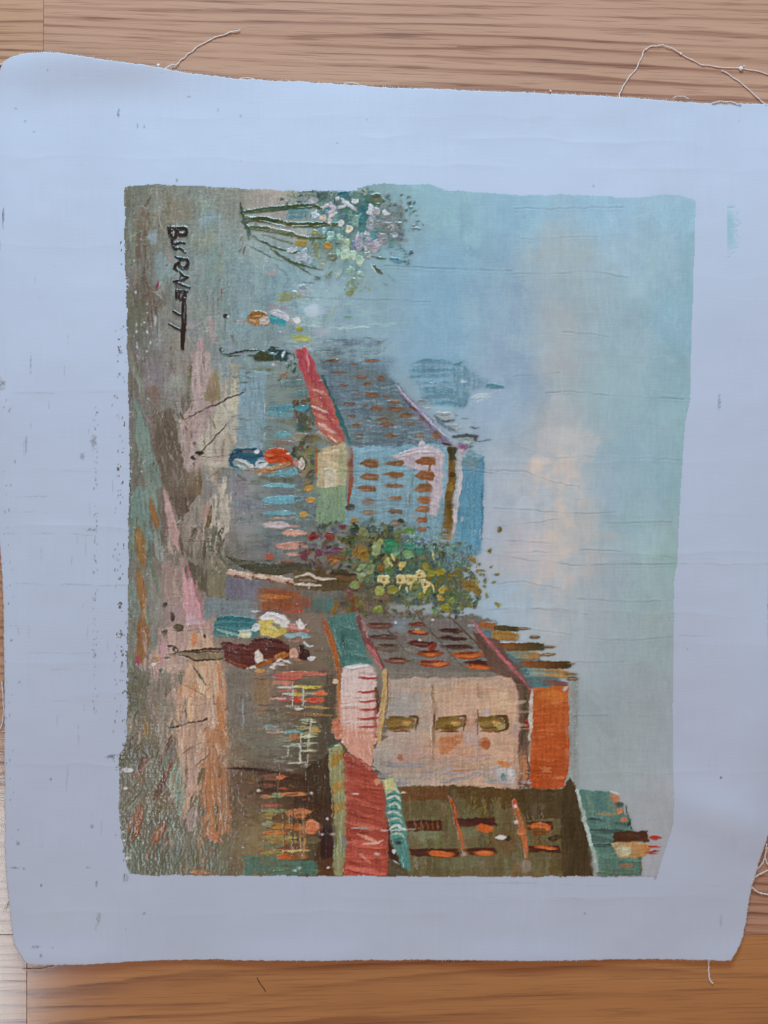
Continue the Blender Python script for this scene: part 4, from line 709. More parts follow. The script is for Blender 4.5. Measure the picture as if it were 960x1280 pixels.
for x, y in [(920,405),(935,180),(895,280),(930,260),(960,440),(785,152),(900,300),(930,185),(945,335),(880,250),(965,92),(975,80),(905,325),(960,300),(880,400)]: EL(x+rng.normal(0,3),y,rng.uniform(5,13),rng.uniform(5,11),(116,114,74),h=.5)
EL(978,85,6,10,(96,84,60)); EL(968,445,9,12,(140,140,60))
# ---- mid house
cid(MID_HOUSE)
PO([(330,500),(540,480),(780,505),(850,490),(960,530),(980,700),(1070,795),(960,805),(440,805),(400,720)], (121,116,110), ang=.05, edge=2, feather=2, dry=.06, var=14)
PO([(880,520),(960,535),(960,570),(890,555)], (160,100,60), ang=.1); PO([(880,560),(960,565),(1000,640),(930,600)], (100,130,140), ang=.1)
MANY(60, (350,500,930,790), [(126,120,114),(110,104,100),(134,130,126),(120,130,136)], (40,140), (8,22), .1, .2, dry=.42, h=.3, mask=lambda x, y: (x-370)/.2604 > 330 + .42*((y-640)/.2604-500) and (x-370)/.2604 < 760 + .8*((y-640)/.2604-480))
SC(500,540,50,50,(126,146,158),.7); SC(700,530,70,30,(126,114,116),.6); SC(560,760,140,26,(130,124,116),.6); DABS(40,(560,490,240,20),[(84,92,76),(104,108,84),(100,96,86)],7,18,h=.4,dry=.2)
DABS(26,(250,440,60,30),[(110,100,70),(120,80,50),(90,84,74)],10,24,h=.5); PO([(20,380),(230,380),(210,490),(40,480)], (106,108,100), ang=V, dry=.25); SC(120,440,60,40,(80,116,110),.7); ST([(160,420),(150,480)],30,(70,120,118),dry=.3); ST([(190,430),(185,480)],26,(140,104,50),dry=.2); SC(40,430,40,40,(150,80,60),.7)
for x, y, rx, ry, c in [(400,543,62,17,(120,84,76)),(420,597,72,14,(100,78,72)),(585,578,50,12,(112,60,56)),(585,540,40,12,(120,72,64)),(740,567,58,12,(76,56,48)),(750,605,68,10,(66,44,44)),(600,630,58,16,(104,56,50)),(770,645,76,12,(78,56,50)),(440,650,62,20,(108,94,86)),(640,680,64,20,(150,80,56)),(650,640,20,24,(140,66,56)),(820,685,78,19,(186,96,54)),(480,710,62,15,(120,80,70)),(660,727,74,17,(150,72,48)),(880,722,74,11,(90,34,28)),(880,742,62,12,(200,100,50))]:
    EL(x,y,rx,ry,c,ang=.04,h=.55,var=24,rough=.12); ST([(x-rx*.8,y-ry*.5),(x+rx*.7,y-ry*.6)], ry*.5, tuple(v*.6 for v in c), h=.5, dry=.3)
for x, y in [(690,728),(870,742),(830,690),(640,685),(590,575)]: EL(x,y,32,8,(206,112,60),h=.7)
ST([(375,482),(450,575),(530,672)], 7, (92,88,82)); ST([(560,462),(670,600),(792,732)], 8, (96,90,84)); ST([(740,505),(850,610),(900,660)], 9, (92,80,74)); PO([(430,760),(960,770),(960,806),(440,806)], (132,128,120), ang=0, dry=.25)
for x, y in [(475,530),(592,612),(655,515),(290,500)]: EL(x,y,8,6,(206,206,206),h=.3)
cid(ROOF); fr('I')
PO([(0,590),(100,545),(250,660),(335,765),(160,765)], (92,124,128), ang=.7, edge=1.2)
for a, b, w, c, c2 in [((0,475),(95,482),28,(90,84,56),(66,66,46)),((0,510),(88,520),46,(170,128,70),(150,112,60)),((10,566),(218,566),38,(150,92,54),(66,66,46)),((30,606),(195,606),36,(110,156,164),(176,126,70)),((120,650),(338,656),38,(150,86,50),(72,62,42)),((120,692),(325,696),42,(116,162,170),(178,130,78)),((230,735),(330,745),24,(140,100,92),(120,80,74))]:
    ST([a, b], w, c, c2, h=.7, taper=(.9, .9))
ST([(40,600),(150,700)], 40, (78,110,118), dry=.2); ST([(140,720),(240,740)], 26, (84,116,120), dry=.2); ST([(0,560),(100,640)],24,(96,128,136),dry=.3)
for x, y, rx, ry in [(125,481,36,7),(182,522,26,9),(250,567,33,7),(245,604,37,8),(355,652,18,4),(356,698,33,6),(362,722,27,13)]: EL(x,y,rx,ry,(104,86,60),h=.7,var=24); ST([(x-rx*.5,y),(x+rx*.6,y-1)], ry*.6, (160,140,120), h=.8)
fr('px'); cid(MID_HOUSE)
PO([(590,788),(622,800),(664,858),(662,984),(648,984),(646,865),(640,850),(612,838)], (104,80,72), ang=.9, edge=1.2, h=.4)
PO([(664,858),(709,857),(711,905),(711,960),(704,985),(662,985)], (190,98,54), (176,78,42), ang=0, edge=1, h=.5, var=14)
loose_g = [(196,104,62),(180,84,48),(170,76,42),(204,124,84)]
for _ in range(34):
    x, y = rng.uniform(672, 704), rng.uniform(862, 980); l_ = rng.uniform(6, 16); ST([(x - l_, y), (x, y + rng.normal(0, 1)), (x + l_ * .6, y)], rng.uniform(2, 6), loose_g[rng.integers(4)], h=.5, dry=.35, raw=True, op=.8)
PO([(711,850),(722,850),(722,985),(711,985)], (150,158,160), ang=V, edge=.6, raw=True); SC(690,868,22,10,(212,124,60),.7); SC(690,930,20,20,(190,84,42),.5); ST([(708,866),(707,960)],4,(190,106,70),dry=.3)
ST([(665,860),(663,890),(661,925)], 5, (206,196,186), h=.7); ST([(655,858),(656,900),(652,930)], 5, (80,76,58), h=.5); EL(658,905,2.5,8,(140,44,36)); ST([(703,862),(707,858)], 4, (190,200,206)); ST([(645,895),(644,980)],9,(176,130,110),dry=.25); ST([(652,940),(650,985)],9,(150,110,84),dry=.2)
ST([(590,775),(620,812),(662,860)], 4.2, (192,106,116), h=.7)
# peach front
PO([(484,848),(560,846),(640,846),(648,870),(646,985),(570,984),(500,984),(465,955),(467,935),(484,920)], (172,166,160), (206,166,140), ang=0, edge=1.5, h=.4, var=10, grad=(1,.1))
loose_cols = [(206,174,148),(196,160,140),(186,150,140),(210,180,152),(190,140,112)]
fr('K'); MANY(46, (620,-80,1060,300), loose_cols, (60,220), (10,34), 0, .08, dry=.32, h=.35, op=.6, var=6); MANY(30, (440,-80,640,330), [(172,170,166),(180,170,160),(190,168,150)], (60,180), (12,30), 0, .1, dry=.35, h=.3, op=.6, var=6)
SC(800,40,180,90,(212,176,150),.6); SC(960,60,110,100,(214,180,152),.5); SC(760,240,170,60,(206,152,124),.6); SC(560,250,90,80,(190,160,150),.55); SC(640,320,200,40,(178,150,144),.5); SC(520,40,80,80,(164,166,166),.55)
MANY(40, (400,300,1050,420), [(150,146,148),(166,156,154),(140,138,136)], (60,200), (12,30), 0, .12, dry=.4, h=.3); MANY(24,(480,250,900,360),[(176,150,142),(186,150,130)],(60,180),(8,16),.03,.08,dry=.4)
PO([(680,205),(800,172),(785,240),(690,285)], (192,128,90), ang=-.2, dry=.15); SC(850,205,50,50,(196,176,180),.6); EL(905,225,30,28,(176,106,74),h=.5); EL(500,290,14,16,(176,120,100)); ST([(745,355),(850,352)], 10, (186,120,84), dry=.3); SC(910,70,24,26,(182,168,180),.7); ST([(700,330),(940,330)],16,(190,150,120),dry=.4)
for x, y in [(505,130),(738,130),(935,128)]:
    PO([(x-72,y-20),(x-20,y-34),(x+40,y-36),(x+62,y-20),(x+60,y+16),(x+20,y+36),(x-30,y+32),(x-70,y+22)],(128,104,60),ang=.1,edge=1.5,h=.6,var=20); ST([(x-60,y+8),(x-10,y-6),(x+30,y-10)],24,(146,118,64),h=.7,dry=.2); ST([(x-30,y+20),(x+30,y+16)],12,(112,78,48),h=.6,dry=.2); EL(x+26,y-4,20,15,(196,166,100),h=.9); ST([(x+10,y-18),(x+40,y-12)],8,(160,104,60),h=.8); ST([(x+40,y-36),(x+72,y-30),(x+66,y+30)], 12, (90,60,34), h=.7); ST([(x-60,y-28),(x+10,y-34)], 8, (104,84,40)); ST([(x-50,y+36),(x+40,y+38)],7,(120,70,46))
fr('L'); ST([(0,92),(40,100),(50,150),(10,165)],16,(92,76,44),h=.7); EL(14,140,16,16,(176,160,100),h=.8); PO([(-10,60),(70,60),(60,-20),(-10,-20)], (212,182,152), ang=0, dry=.2); SC(90,150,24,60,(186,160,156),.6); ST([(0,310),(60,330)], 24, (206,126,70), dry=.2); PO([(0,350),(70,340),(100,380),(80,420),(0,410)], (186,182,186), ang=V, dry=.15); EL(32,385,12,16,(96,140,150)); EL(72,360,8,26,(206,214,220)); ST([(130,250),(140,400)], 30, (180,120,86), dry=.25); ST([(90,230),(100,400)], 26, (190,150,130), dry=.3); EL(160,260,6,60,(200,176,150),op=.7)
fr('K'); ST([(652,-60),(662,40),(660,160),(656,310)], 15, (160,130,104), h=.8); ST([(662,60),(664,140)], 8, (110,60,30), h=.7); ST([(650,0),(650,200)], 5, (206,196,190), h=.8); ST([(872,60),(872,180),(866,325)], 15, (186,160,150), h=.6); ST([(872,60),(875,180)], 7, (110,80,56)); ST([(868,-60),(880,0)], 16, (170,130,110), h=.6)
# awnings of the mid house
fr('H'); cid(AWN_B)
PO([(148,505),(282,480),(362,735),(290,742),(215,742),(182,600)], (78,122,116), (66,120,118), ang=1.2, edge=1.5, h=.6, var=18)
for a, b, w in [((200,530),(290,560),20),((200,600),(310,640),22),((220,660),(340,690),24),((230,720),(340,720),22),((180,540),(210,680),20)]: ST([a, b], w, (96,140,134), h=.8, dry=.25)
ST([(215,570),(240,700)], 18, (52,96,96), h=.6, dry=.2)
PO([(226,742),(362,730),(386,800),(402,960),(396,1090),(372,1120),(225,1110),(205,960),(222,800)], (226,208,208), (216,172,162), ang=V, edge=1.5, h=.8, var=14)
ST([(240,745),(350,735)], 22, (232,228,230), h=1.2); ST([(300,770),(390,775)], 10, (206,180,180), h=.8)
for y in (793,858,903,943,985,1030,1075): ST([(298,y),(340,y+3),(392,y)], 12, (176,70,72), h=.9, taper=(.3,.8)); ST([(230,y+18),(330,y+20)], 12, (228,206,204), h=.9, dry=.3)
fr('K')
PO([(228,150),(388,170),(385,200),(362,335),(262,275),(225,230)], (216,160,142), ang=1.3, edge=1.5, h=.6, var=14); ST([(380,40),(385,190)],10,(150,70,60))
cid(MID_HOUSE); fr('H')
ST([(138,520),(165,600),(192,700),(215,800)], 26, (170,98,48), h=.7); ST([(128,510),(150,600)], 12, (150,70,50)); ST([(300,500),(335,600),(372,670),(412,735)], 34, (118,72,74), h=.7, dry=.1); ST([(345,640),(380,690),(408,745)], 17, (194,104,108), h=.9); ST([(318,520),(350,600)], 10, (190,150,140), h=.6, dry=.3); ST([(200,800),(208,880),(205,960)], 18, (186,120,70), h=.7); EL(192,810,16,10,(216,180,160))
fr('K'); ST([(425,-125),(428,-40),(415,60),(402,220)], 27, (200,168,116), h=1, taper=(.8,.6)); ST([(440,-120),(438,80)], 6, (120,84,40), h=.7); ST([(385,-40),(392,30),(388,80)], 18, (96,66,46), h=.6); ST([(205,0),(205,110)], 20, (190,120,80), h=.8, dry=.1); EL(195,150,24,30,(206,130,104),h=.9); EL(205,190,18,20,(210,140,110),h=.9); EL(190,120,16,20,(200,120,90),h=.8); ST([(190,52),(320,56)],4,(190,140,130))
# ---- near house
cid(NEAR_HOUSE)
fr('hs')
PO([(55,88),(320,78),(500,96),(870,96),(890,42),(915,70),(950,200),(985,330),(1000,515),(20,515),(60,400),(85,250)], (106,98,70), ang=V, edge=1.2, h=.3, var=14)
PO([(75,92),(320,84),(330,150),(90,155)], (104,72,46), ang=V, edge=2, dry=.05); PO([(320,84),(640,92),(640,190),(420,195),(380,140)], (92,72,46), ang=V, edge=2, dry=.08); PO([(590,95),(862,98),(866,235),(680,245),(640,180)], (78,66,46), ang=V, edge=1.5, dry=.03)
MANY(40, (100,150,560,240), [(112,106,76),(96,84,56),(122,114,80)], (40,110), (12,30), V, .15, dry=.4); MANY(50, (130,290,700,510), [(118,118,88),(104,98,68),(126,128,100),(92,84,56),(124,132,108)], (40,120), (12,34), V, .2, dry=.42)
MANY(30, (480,200,860,500), [(104,80,50),(116,88,54),(92,72,46)], (40,120), (12,34), V, .2, dry=.4); SC(200,310,110,30,(126,134,108),.6); SC(400,310,70,36,(122,132,108),.5); SC(350,450,120,40,(120,128,100),.5); SC(570,350,70,60,(112,84,54),.6)
PO([(845,105),(892,42),(925,100),(952,210),(985,330),(1000,515),(850,515)], (72,62,46), ang=V, edge=1, h=.4, var=10); SC(840,430,40,70,(84,72,48),.6)
for x0, x1, y0, y1, oc in [(105,278,248,298,None),(350,532,235,275,(440,520,265,305)),(120,360,378,418,(210,335,388,418)),(388,535,375,408,(430,525,388,414)),(680,805,248,290,(695,800,255,298)),(690,835,365,400,(720,830,368,385))]:
    PO([(x0, y0 + 4), (x1, y0), (x1 + 4, y1 - 2), (x0 + 6, y1)], (80,46,30), ang=0, edge=1.2, h=.5, var=12); ST([(x0 + 10, y0 + 10), (x1 - 6, y0 + 6)], 14, (64,36,24), h=.6, dry=.2)
    if oc: EL((oc[0] + oc[1]) / 2, (oc[2] + oc[3]) / 2, (oc[1] - oc[0]) / 2, (oc[3] - oc[2]) / 2, (206,104,54), ang=.08, h=.8, var=18, rough=.12)
for x in (150, 180, 205, 230, 255): ST([(x, 255), (x + 6, 290)], 8, (130,82,54), h=.7, dry=.2)
EL(745,300,40,20,(124,84,50)); EL(815,328,34,14,(64,58,38)); EL(590,330,16,12,(60,54,36)); EL(560,325,22,12,(226,224,226),h=.3); EL(630,256,12,10,(216,206,206),h=.4); EL(90,117,12,4,(206,200,200),h=.3); SC(720,200,16,50,(110,100,90),.5); MANY(14,(680,150,780,250),[(150,140,130),(110,98,84)],(20,70),(3,6),V,.1,dry=.5)
ST([(318,130),(335,200),(355,290),(385,405)], 17, (196,96,52), h=1, taper=(.7,.6)); ST([(322,150),(350,300)], 6, (130,50,40), h=.8); EL(383,405,8,10,(206,170,160)); ST([(300,110),(340,80)], 5, (90,84,64)); EL(315,122,12,12,(90,74,52))
ST([(622,155),(640,220),(662,300),(685,420)], 26, (190,104,58), h=.9, taper=(.7,.6)); EL(625,168,14,24,(206,96,66),h=1); EL(628,180,8,8,(206,200,200)); EL(660,300,24,20,(196,116,72),h=.8); SC(680,460,30,40,(150,136,126),.7); EL(708,515,40,10,(112,88,52),h=.8); EL(70,505,36,12,(60,50,34),h=.7)
# teal baluster and dark gaps
fr('K'); PO([(398,412),(425,400),(442,560),(452,700),(535,856),(438,858),(440,650)], (62,48,38), ang=1.3, edge=1, h=.4); PO([(440,760),(520,820),(540,858),(430,858)], (88,80,62), ang=.4)
PO([(418,402),(465,385),(500,480),(526,650),(552,835),(512,822),(460,682),(430,520)], (92,152,146), (84,140,132), ang=1.3, edge=1, h=.7, var=18); PO([(418,405),(465,386),(482,440),(430,470)], (196,194,138), ang=1.3, edge=1, h=.8)
for y in (455,490,525,560,595,630,665): ST([(430 + (y-450)*.12, y), (465 + (y-450)*.12, y - 14), (495 + (y-450)*.1, y + 10)], 13, (176,196,172) if y % 2 else (206,214,196), h=1.1, dry=.1); ST([(440 + (y-450)*.12, y + 14), (480 + (y-450)*.12, y + 12)], 11, (46,118,124), h=.9)
EL(490,697,16,10,(56,60,54)); EL(468,738,9,10,(226,226,228)); ST([(430,780),(438,800)], 5, (220,220,224)); ST([(465,780),(495,800)], 5, (200,200,200)); EL(518,635,6,6,(226,226,226))
cid(AWN_C)
PO([(230,262),(300,300),(372,352),(420,425),(440,600),(442,858),(230,858),(236,450)], (158,72,60), (172,78,64), ang=.25, edge=1.2, h=.6, var=18)
for a, b, w, c in [((250,400),(400,440),26,(172,86,70)),((240,480),(410,540),22,(186,96,78)),((250,540),(430,600),24,(176,84,68)),((245,600),(430,640),20,(196,104,84)),((250,700),(430,720),34,(196,96,80)),((240,760),(430,770),30,(190,88,74)),((250,820),(430,850),26,(200,100,86)),((300,660),(400,700),16,(222,150,130)),((320,710),(420,690),10,(226,170,156)),((240,310),(340,330),26,(146,66,56)),((260,280),(360,350),30,(176,96,80)),((290,740),(360,800),12,(214,140,124)),((250,560),(330,580),14,(140,58,48)),((260,640),(340,650),16,(150,62,50)),((245,790),(330,815),12,(146,58,50))]: ST([a, b], w, c, h=.9, dry=.18)
EL(285,463,16,5,(226,224,228),h=.3); EL(388,752,12,7,(206,200,200),h=.4); ST([(270,632),(330,630),(360,640)], 9, (176,166,162), h=.6, dry=.2); ST([(400,640),(600,632)], 5, (196,200,196), h=.4, dry=.3); EL(388,410,16,16,(206,140,110),h=.6)
cid(NEAR_HOUSE); PO([(158,255),(215,220),(230,330),(242,600),(240,720),(226,858),(180,858),(186,640),(165,450)], (152,152,110), (140,146,104), ang=V, edge=1, h=.6, var=12)
for y in (280,420,520): PO([(170, y), (222, y - 20), (226, y + 20), (176, y + 60)], (168,134,66), ang=1.2, edge=1.5, h=.6)
ST([(160,248),(182,235),(207,222)], 13, (60,112,92), h=.8); EL(195,236,12,6,(196,206,190)); SC(230,700,14,50,(110,124,136),.7); ST([(168,420),(180,560),(185,700)], 6, (84,66,46))
# roof of near house
cid(ROOF_B); fr('L')
PO([(385,445),(540,452),(592,500),(640,600),(692,760),(692,858),(485,860),(440,640)], (88,128,122), (84,116,106), ang=1.25, edge=1.5, h=.5, var=18)
for a, b, w, c in [((430,470),(460,580),22,(110,140,126)),((480,470),(520,600),24,(76,120,122)),((540,470),(570,560),22,(130,130,104)),((440,580),(510,600),22,(58,84,84)),((450,640),(600,640),22,(60,84,80)),((450,670),(560,690),26,(70,96,92)),((470,710),(560,715),18,(50,72,66)),((560,600),(640,610),18,(70,96,90)),((500,760),(680,780),36,(90,128,112)),((500,830),(680,840),34,(86,112,96)),((590,805),(650,803),18,(160,110,80)),((480,560),(560,560),18,(140,130,100)),((620,520),(650,640),10,(60,70,60)),((680,720),(690,850),10,(84,96,74))]: ST([a, b], w, c, h=.7, dry=.2)
for x, y, rx, ry in [(572,488,18,18),(590,545,16,16),(606,585,14,11),(555,470,12,10)]: EL(x,y,rx,ry,(196,120,86),h=.6)
EL(590,515,18,14,(60,80,80)); EL(635,605,10,10,(54,64,58))
ST([(388,448),(405,520),(430,620),(460,730),(490,835)], 18, (176,194,186), h=.9, taper=(.7,.5)); ST([(545,452),(590,470)],8,(200,204,206))
PO([(562,652),(640,640),(722,642),(735,690),(690,694),(560,698)], (76,52,40), ang=0, edge=1, h=.6); PO([(548,705),(600,690),(662,692),(742,706),(722,752),(652,772),(582,766)], (176,166,130), (180,116,66), ang=0, edge=1, h=.8, grad=(1,0)); EL(610,735,40,24,(186,180,150),h=.8)
for a, b, w in [((735,672),(784,673),19),((728,712),(784,719),10),((722,742),(776,736),10),((735,748),(770,750),6)]: ST([a, b], w, (164,52,42), h=.9)

# ---- flecks of canvas showing through the street, weave catching
cid(None)
fr('px')
for _ in range(60):
    x = 150 + abs(rng.normal(0, 26)); y = rng.uniform(240, 1085)
    EL(x, y, rng.uniform(.5, 1.3), rng.uniform(.6, 2.0), (190,194,200), h=.05, op=.8)
for _ in range(420):   # small dark and light accents of dragged paint
    x, y = rng.uniform(165, 430), rng.uniform(240, 1085); a = rng.normal(V, .6); l_ = rng.uniform(2, 7)
    c = np.asarray(L.col[int(y) - L.y0, int(x) - L.x0]) + rng.choice([-34, -24, 26, 34]) * np.array([1, 1, .95])
    ST([(x, y), (x + l_ * math.cos(a), y + l_ * math.sin(a))], rng.uniform(.9, 1.8), c, h=.6, dry=.15, raw=True, op=.8)
# ---- hairline cracks (fold lines running across the canvas)
def crack(pts, w=1.0, dark=26, op=.8):
    P = smooth(pts, 10); s_ = nseed(); Q = []
    for i, (x, y) in enumerate(P): Q.append((x, y + .9 * float(vn(np.array([x / 7.]), np.array([0.]), s_)[0])))
    xs = [p[0] for p in Q]; ys = [p[1] for p in Q]
    wd = L.win(min(xs) - 3, min(ys) - 3, max(xs) + 3, max(ys) + 3)
    if wd is None: return
    sl, X, Y = wd
    yl = np.interp(X, xs, ys); d = Y - yl
    vis = np.clip(.75 + .7 * vn(X / 16., Y * 0., s_ + 3), 0, 1) * ((X > xs[0]) & (X < xs[-1]))
    al = np.clip(1 - np.abs(d) / w, 0, 1) * op * vis
    L.col[sl] = L.col[sl] * (1 - .20 * al[..., None] * dark / 26)
    L.hgt[sl] = L.hgt[sl] - al * .30 + .16 * np.exp(-((np.abs(d) - 2) / 1.4) ** 2) * vis * op
CR = [[(640,344),(700,343),(730,341),(785,348)],[(700,416),(735,418),(760,422)],[(680,492),(720,490),(770,495),(855,500)],[(620,590),(655,590),(690,602),(725,610)],[(650,560),(690,572),(740,572),(850,575)],[(560,572),(600,585),(640,590)],
      [(615,636),(660,638),(720,642),(770,640)],[(600,674),(660,678),(690,680)],[(625,690),(700,691),(710,693),(730,688),(760,688),(845,698)],[(640,697),(690,703),(720,706),(850,705)],[(620,730),(650,728),(700,735)],[(720,748),(790,752),(840,750)],
      [(600,764),(660,760),(720,767)],[(620,785),(690,790),(760,800),(840,796)],[(710,895),(760,894)],[(640,262),(700,262),(780,260)],[(650,300),(760,296)],[(690,760),(735,768)],[(680,830),(780,826)],[(480,334),(640,340)],
      [(380,374),(540,378)],[(420,590),(560,588),(620,592)],[(420,626),(520,628)],[(700,1022),(740,1020)],[(640,472),(700,466)],[(750,655),(840,652)],[(620,660),(700,650)]]
for p in CR: crack(p, 1.0 if rng.uniform() < .6 else .8, op=rng.uniform(.5, .95))
for y in (455,472,500,518,542,566,586,604,626,652,674,690,716,730,746,760,790,822,850,878,886,900,938,958,990,1010,1032):
    x0 = rng.uniform(162, 230); crack([(x0, y + rng.normal(0, 3)), (x0 + 40, y + rng.normal(0, 2)), (x0 + rng.uniform(70, 150), y + rng.normal(0, 3))], .9, op=rng.uniform(.35, .8))
for y in (880, 900, 918, 940, 870, 985): crack([(370, y), (440, y + rng.normal(0, 2)), (500, y + rng.normal(0, 2))], .9, op=.5)

# ---- dragged, uneven paint: small displacement of the wet colour, thread-by-thread unevenness
dxw = .55 * vn(XX / 4.5, YY / 4.5, 401) + .22 * vn(XX / 1.8, YY / 1.8, 402) + 1.0 * vn(XX / 13., YY / 13., 403)
dyw = .55 * vn(XX / 4.5, YY / 4.5, 411) + .22 * vn(XX / 1.8, YY / 1.8, 412) + 1.0 * vn(XX / 13., YY / 13., 413)
quiet = (L.pid != SIGN).astype(float) * np.where(L.pid == SKY, .8, 1.0)
def resample(arr):
    sx = np.clip(XX - L.x0 + dxw * quiet, 0, L.w - 1.001); sy = np.clip(YY - L.y0 + dyw * quiet, 0, L.h - 1.001)
    i, j = sy.astype(int), sx.astype(int); fy_, fx_ = sy - i, sx - j
    if arr.ndim == 3: fy_, fx_ = fy_[..., None], fx_[..., None]
    return (arr[i, j] * (1 - fx_) + arr[i, j + 1] * fx_) * (1 - fy_) + (arr[i + 1, j] * (1 - fx_) + arr[i + 1, j + 1] * fx_) * fy_
# bristle drag: threads of colour pulled along the stroke, sideways over the houses, lengthwise over the street
drag = np.where(np.isin(L.pid, (FIG_A, FIG_B, FIG_C, FIG_D, FIG_E)), .2, np.where(L.pid == SKY, .8, .75)) * (L.pid != SIGN)
st_ = np.clip((300. - XX) / 40., 0, 1); gate = np.clip(.55 + .8 * vn(XX / 22., YY / 22., 431), .1, 1.3)
dxw = dxw + (1 - st_) * drag * gate * (vn(XX / 22., YY / 2.6, 432) + .4 * vn(XX / 9., YY / 1.3, 433))
dyw = dyw + st_ * drag * gate * (vn(XX / 2.6, YY / 22., 434) + .4 * vn(XX / 1.3, YY / 9., 435))
L.col = resample(L.col); L.hgt = resample(L.hgt)
def smear(arr, axis, n):
    out = np.zeros_like(arr)
    for q in range(-n, n + 1): out += np.roll(arr, q, axis)
    return out / (2 * n + 1)
wet = np.clip(.18 + .75 * vn(XX / 15., YY / 15., 441) + .3 * vn(XX / 5., YY / 5., 442), 0, .8) * np.where(np.isin(L.pid, (SIGN, FIG_A, FIG_B, FIG_C, FIG_D, FIG_E)), 0.0, np.where(np.isin(L.pid, (TREE_A, TREE_B)), .35, 1.0))
wx_s = smear(L.col, 1, 4) * (1 - st_)[..., None] + smear(L.col, 0, 6) * st_[..., None]
L.col = L.col * (1 - wet[..., None]) + wx_s * wet[..., None]
issky = (L.pid == SKY) | (L.pid == SMUDGE)
soft = issky.astype(float)
for _ in range(3):
    p_ = np.pad(soft, 2, mode='edge'); soft = (p_[:-4, 2:-2] + p_[4:, 2:-2] + p_[2:-2, :-4] + p_[2:-2, 4:] + soft) / 5
gm = L.col.mean(-1, keepdims=True)
tv = np.clip((YY - 500.) / 400., 0, 1)[..., None]
lo = (gm + .95 * (L.col - gm)) * (np.array([.875, .89, .915]) * (1 - tv) + np.array([.925, .90, .885]) * tv)     # observed values read off the photograph: muted, a little cool
L.col = lo * (1 - soft[..., None]) + L.col * soft[..., None]
amt = np.where(L.pid == SKY, .012, .050)[..., None]
L.col = L.col * (1 + amt * (.45 * L.weave + 1.0 * L.fine + 1.0 * vn(XX / 2.5, YY / 14., 421) + .5 * vn(XX / 16., YY / 3., 422))[..., None]) + (np.where(L.pid == SKY, 1.0, 4.0) * vn(XX / 24., YY / 24., 423))[..., None]
L.hgt += np.where(L.pid == SKY, .015, .07) * np.clip(.6 * L.weave + L.fine, -1, 1)
def blur(arr, n):
    for _ in range(n):
        p_ = np.pad(arr, ((1, 1), (1, 1)) + ((0, 0),) * (arr.ndim - 2), mode='edge')
        arr = (p_[:-2, 1:-1] + p_[2:, 1:-1] + p_[1:-1, :-2] + p_[1:-1, 2:] + 2 * arr) / 6
    return arr
crisp = np.where(L.pid == SKY, .25, .75)
L.col = np.clip(L.col + crisp[..., None] * (L.col - blur(L.col, 4)), 6, 248)
L.hgt = L.hgt + .9 * (L.hgt - blur(L.hgt, 4))
# ---- where the paint ends: outline of the picture and its ragged edge
OUT = [(155,234),(200,231),(232,232),(300,236),(370,239),(440,239),(456,233),(480,230),(540,232),(556,238),(620,243),(650,245),(700,244),(760,246),(790,248),(830,244),(850,245),(868,251),
       (868,300),(866,340),(863,440),(862,500),(856,526),(851,596),(847,660),(845,700),(841,725),(840,910),(841,1026),(837,1040),(820,1094),(700,1094),(400,1094),(180,1093),(164,1091),(159,1082),
       (152,1052),(149,1016),(149,943),(159,925),(160,800),(161,690),(162,560),(161,470),(159,420),(157,330)]
wx = .6 * vn(XX / 3.2, YY / 3.2, 501) + .6 * vn(XX / 1.4, YY / 1.4, 502) + 1.0 * vn(XX / 14., YY / 14., 503)
wy = .5 * vn(XX / 3.2, YY / 3.2, 511) + .6 * vn(XX / 1.4, YY / 1.4, 512) + .9 * vn(XX / 14., YY / 14., 513)
calm = np.where(XX > 780, .35, 1.0)
Xw, Yw = XX + wx * calm, YY + wy * calm
ins = np.zeros(XX.shape, bool); dist = np.full(XX.shape, 1e9)
for i in range(len(OUT)):
    (ax, ay), (bx, by) = OUT[i], OUT[(i + 1) % len(OUT)]; dx, dy = bx - ax, by - ay
    ins ^= ((ay > Yw) != (by > Yw)) & (Xw < ax + (Yw - ay) * dx / (dy if abs(dy) > 1e-9 else 1e-9))
    t = np.clip(((Xw - ax) * dx + (Yw - ay) * dy) / (dx * dx + dy * dy), 0, 1); dist = np.minimum(dist, np.hypot(Xw - ax - t * dx, Yw - ay - t * dy))
sgd = np.where(ins, dist, -dist)
thin = np.clip(1 - dist / 4., 0, 1) * (XX < 175)                 # flaked rim along the left edge
A = (sgd > 0) & ~((thin > .25) & (L.weave + .5 * L.fine > 1.05 - thin * .55))
flake = np.zeros(A.shape)
def fleck(y0, y1, x, spread, dens):
    global flake
    sel = (YY > y0) & (YY < y1) & (np.abs(XX - x) < spread)
    nz = .8 * vn(XX / 1.2, YY / 2.2, 601) + .7 * vn(XX / 5., YY / 9., 602)
    flake = np.maximum(flake, (sel & (nz - .35 * np.abs(XX - x) / spread > 1.0 - dens)).astype(float))
for f in [(296,335,152,3,.45),(398,445,150,5,.42),(440,470,157,4,.4),(512,545,157,2.5,.8),(575,625,151,5,.62),(640,700,149,5,.45),(660,760,150,5,.4),(745,830,151,6,.75),(790,815,152,5,.95),(830,930,156,4,.65),(935,960,144,4,.5),(960,1050,147,3,.5),(1060,1100,157,4,.4),(222,230,222,4,.6),(560,940,156,5,.42)]: fleck(*f)
A |= flake > .5
L.col = np.where((flake > .5)[..., None] & (sgd <= 0)[..., None], np.array([104,102,86.]) + 12 * L.fine[..., None], L.col)
L.hgt = np.where(sgd <= 0, .12, L.hgt); L.hgt *= np.clip(.45 + np.maximum(sgd, 0) / 4., 0, 1)
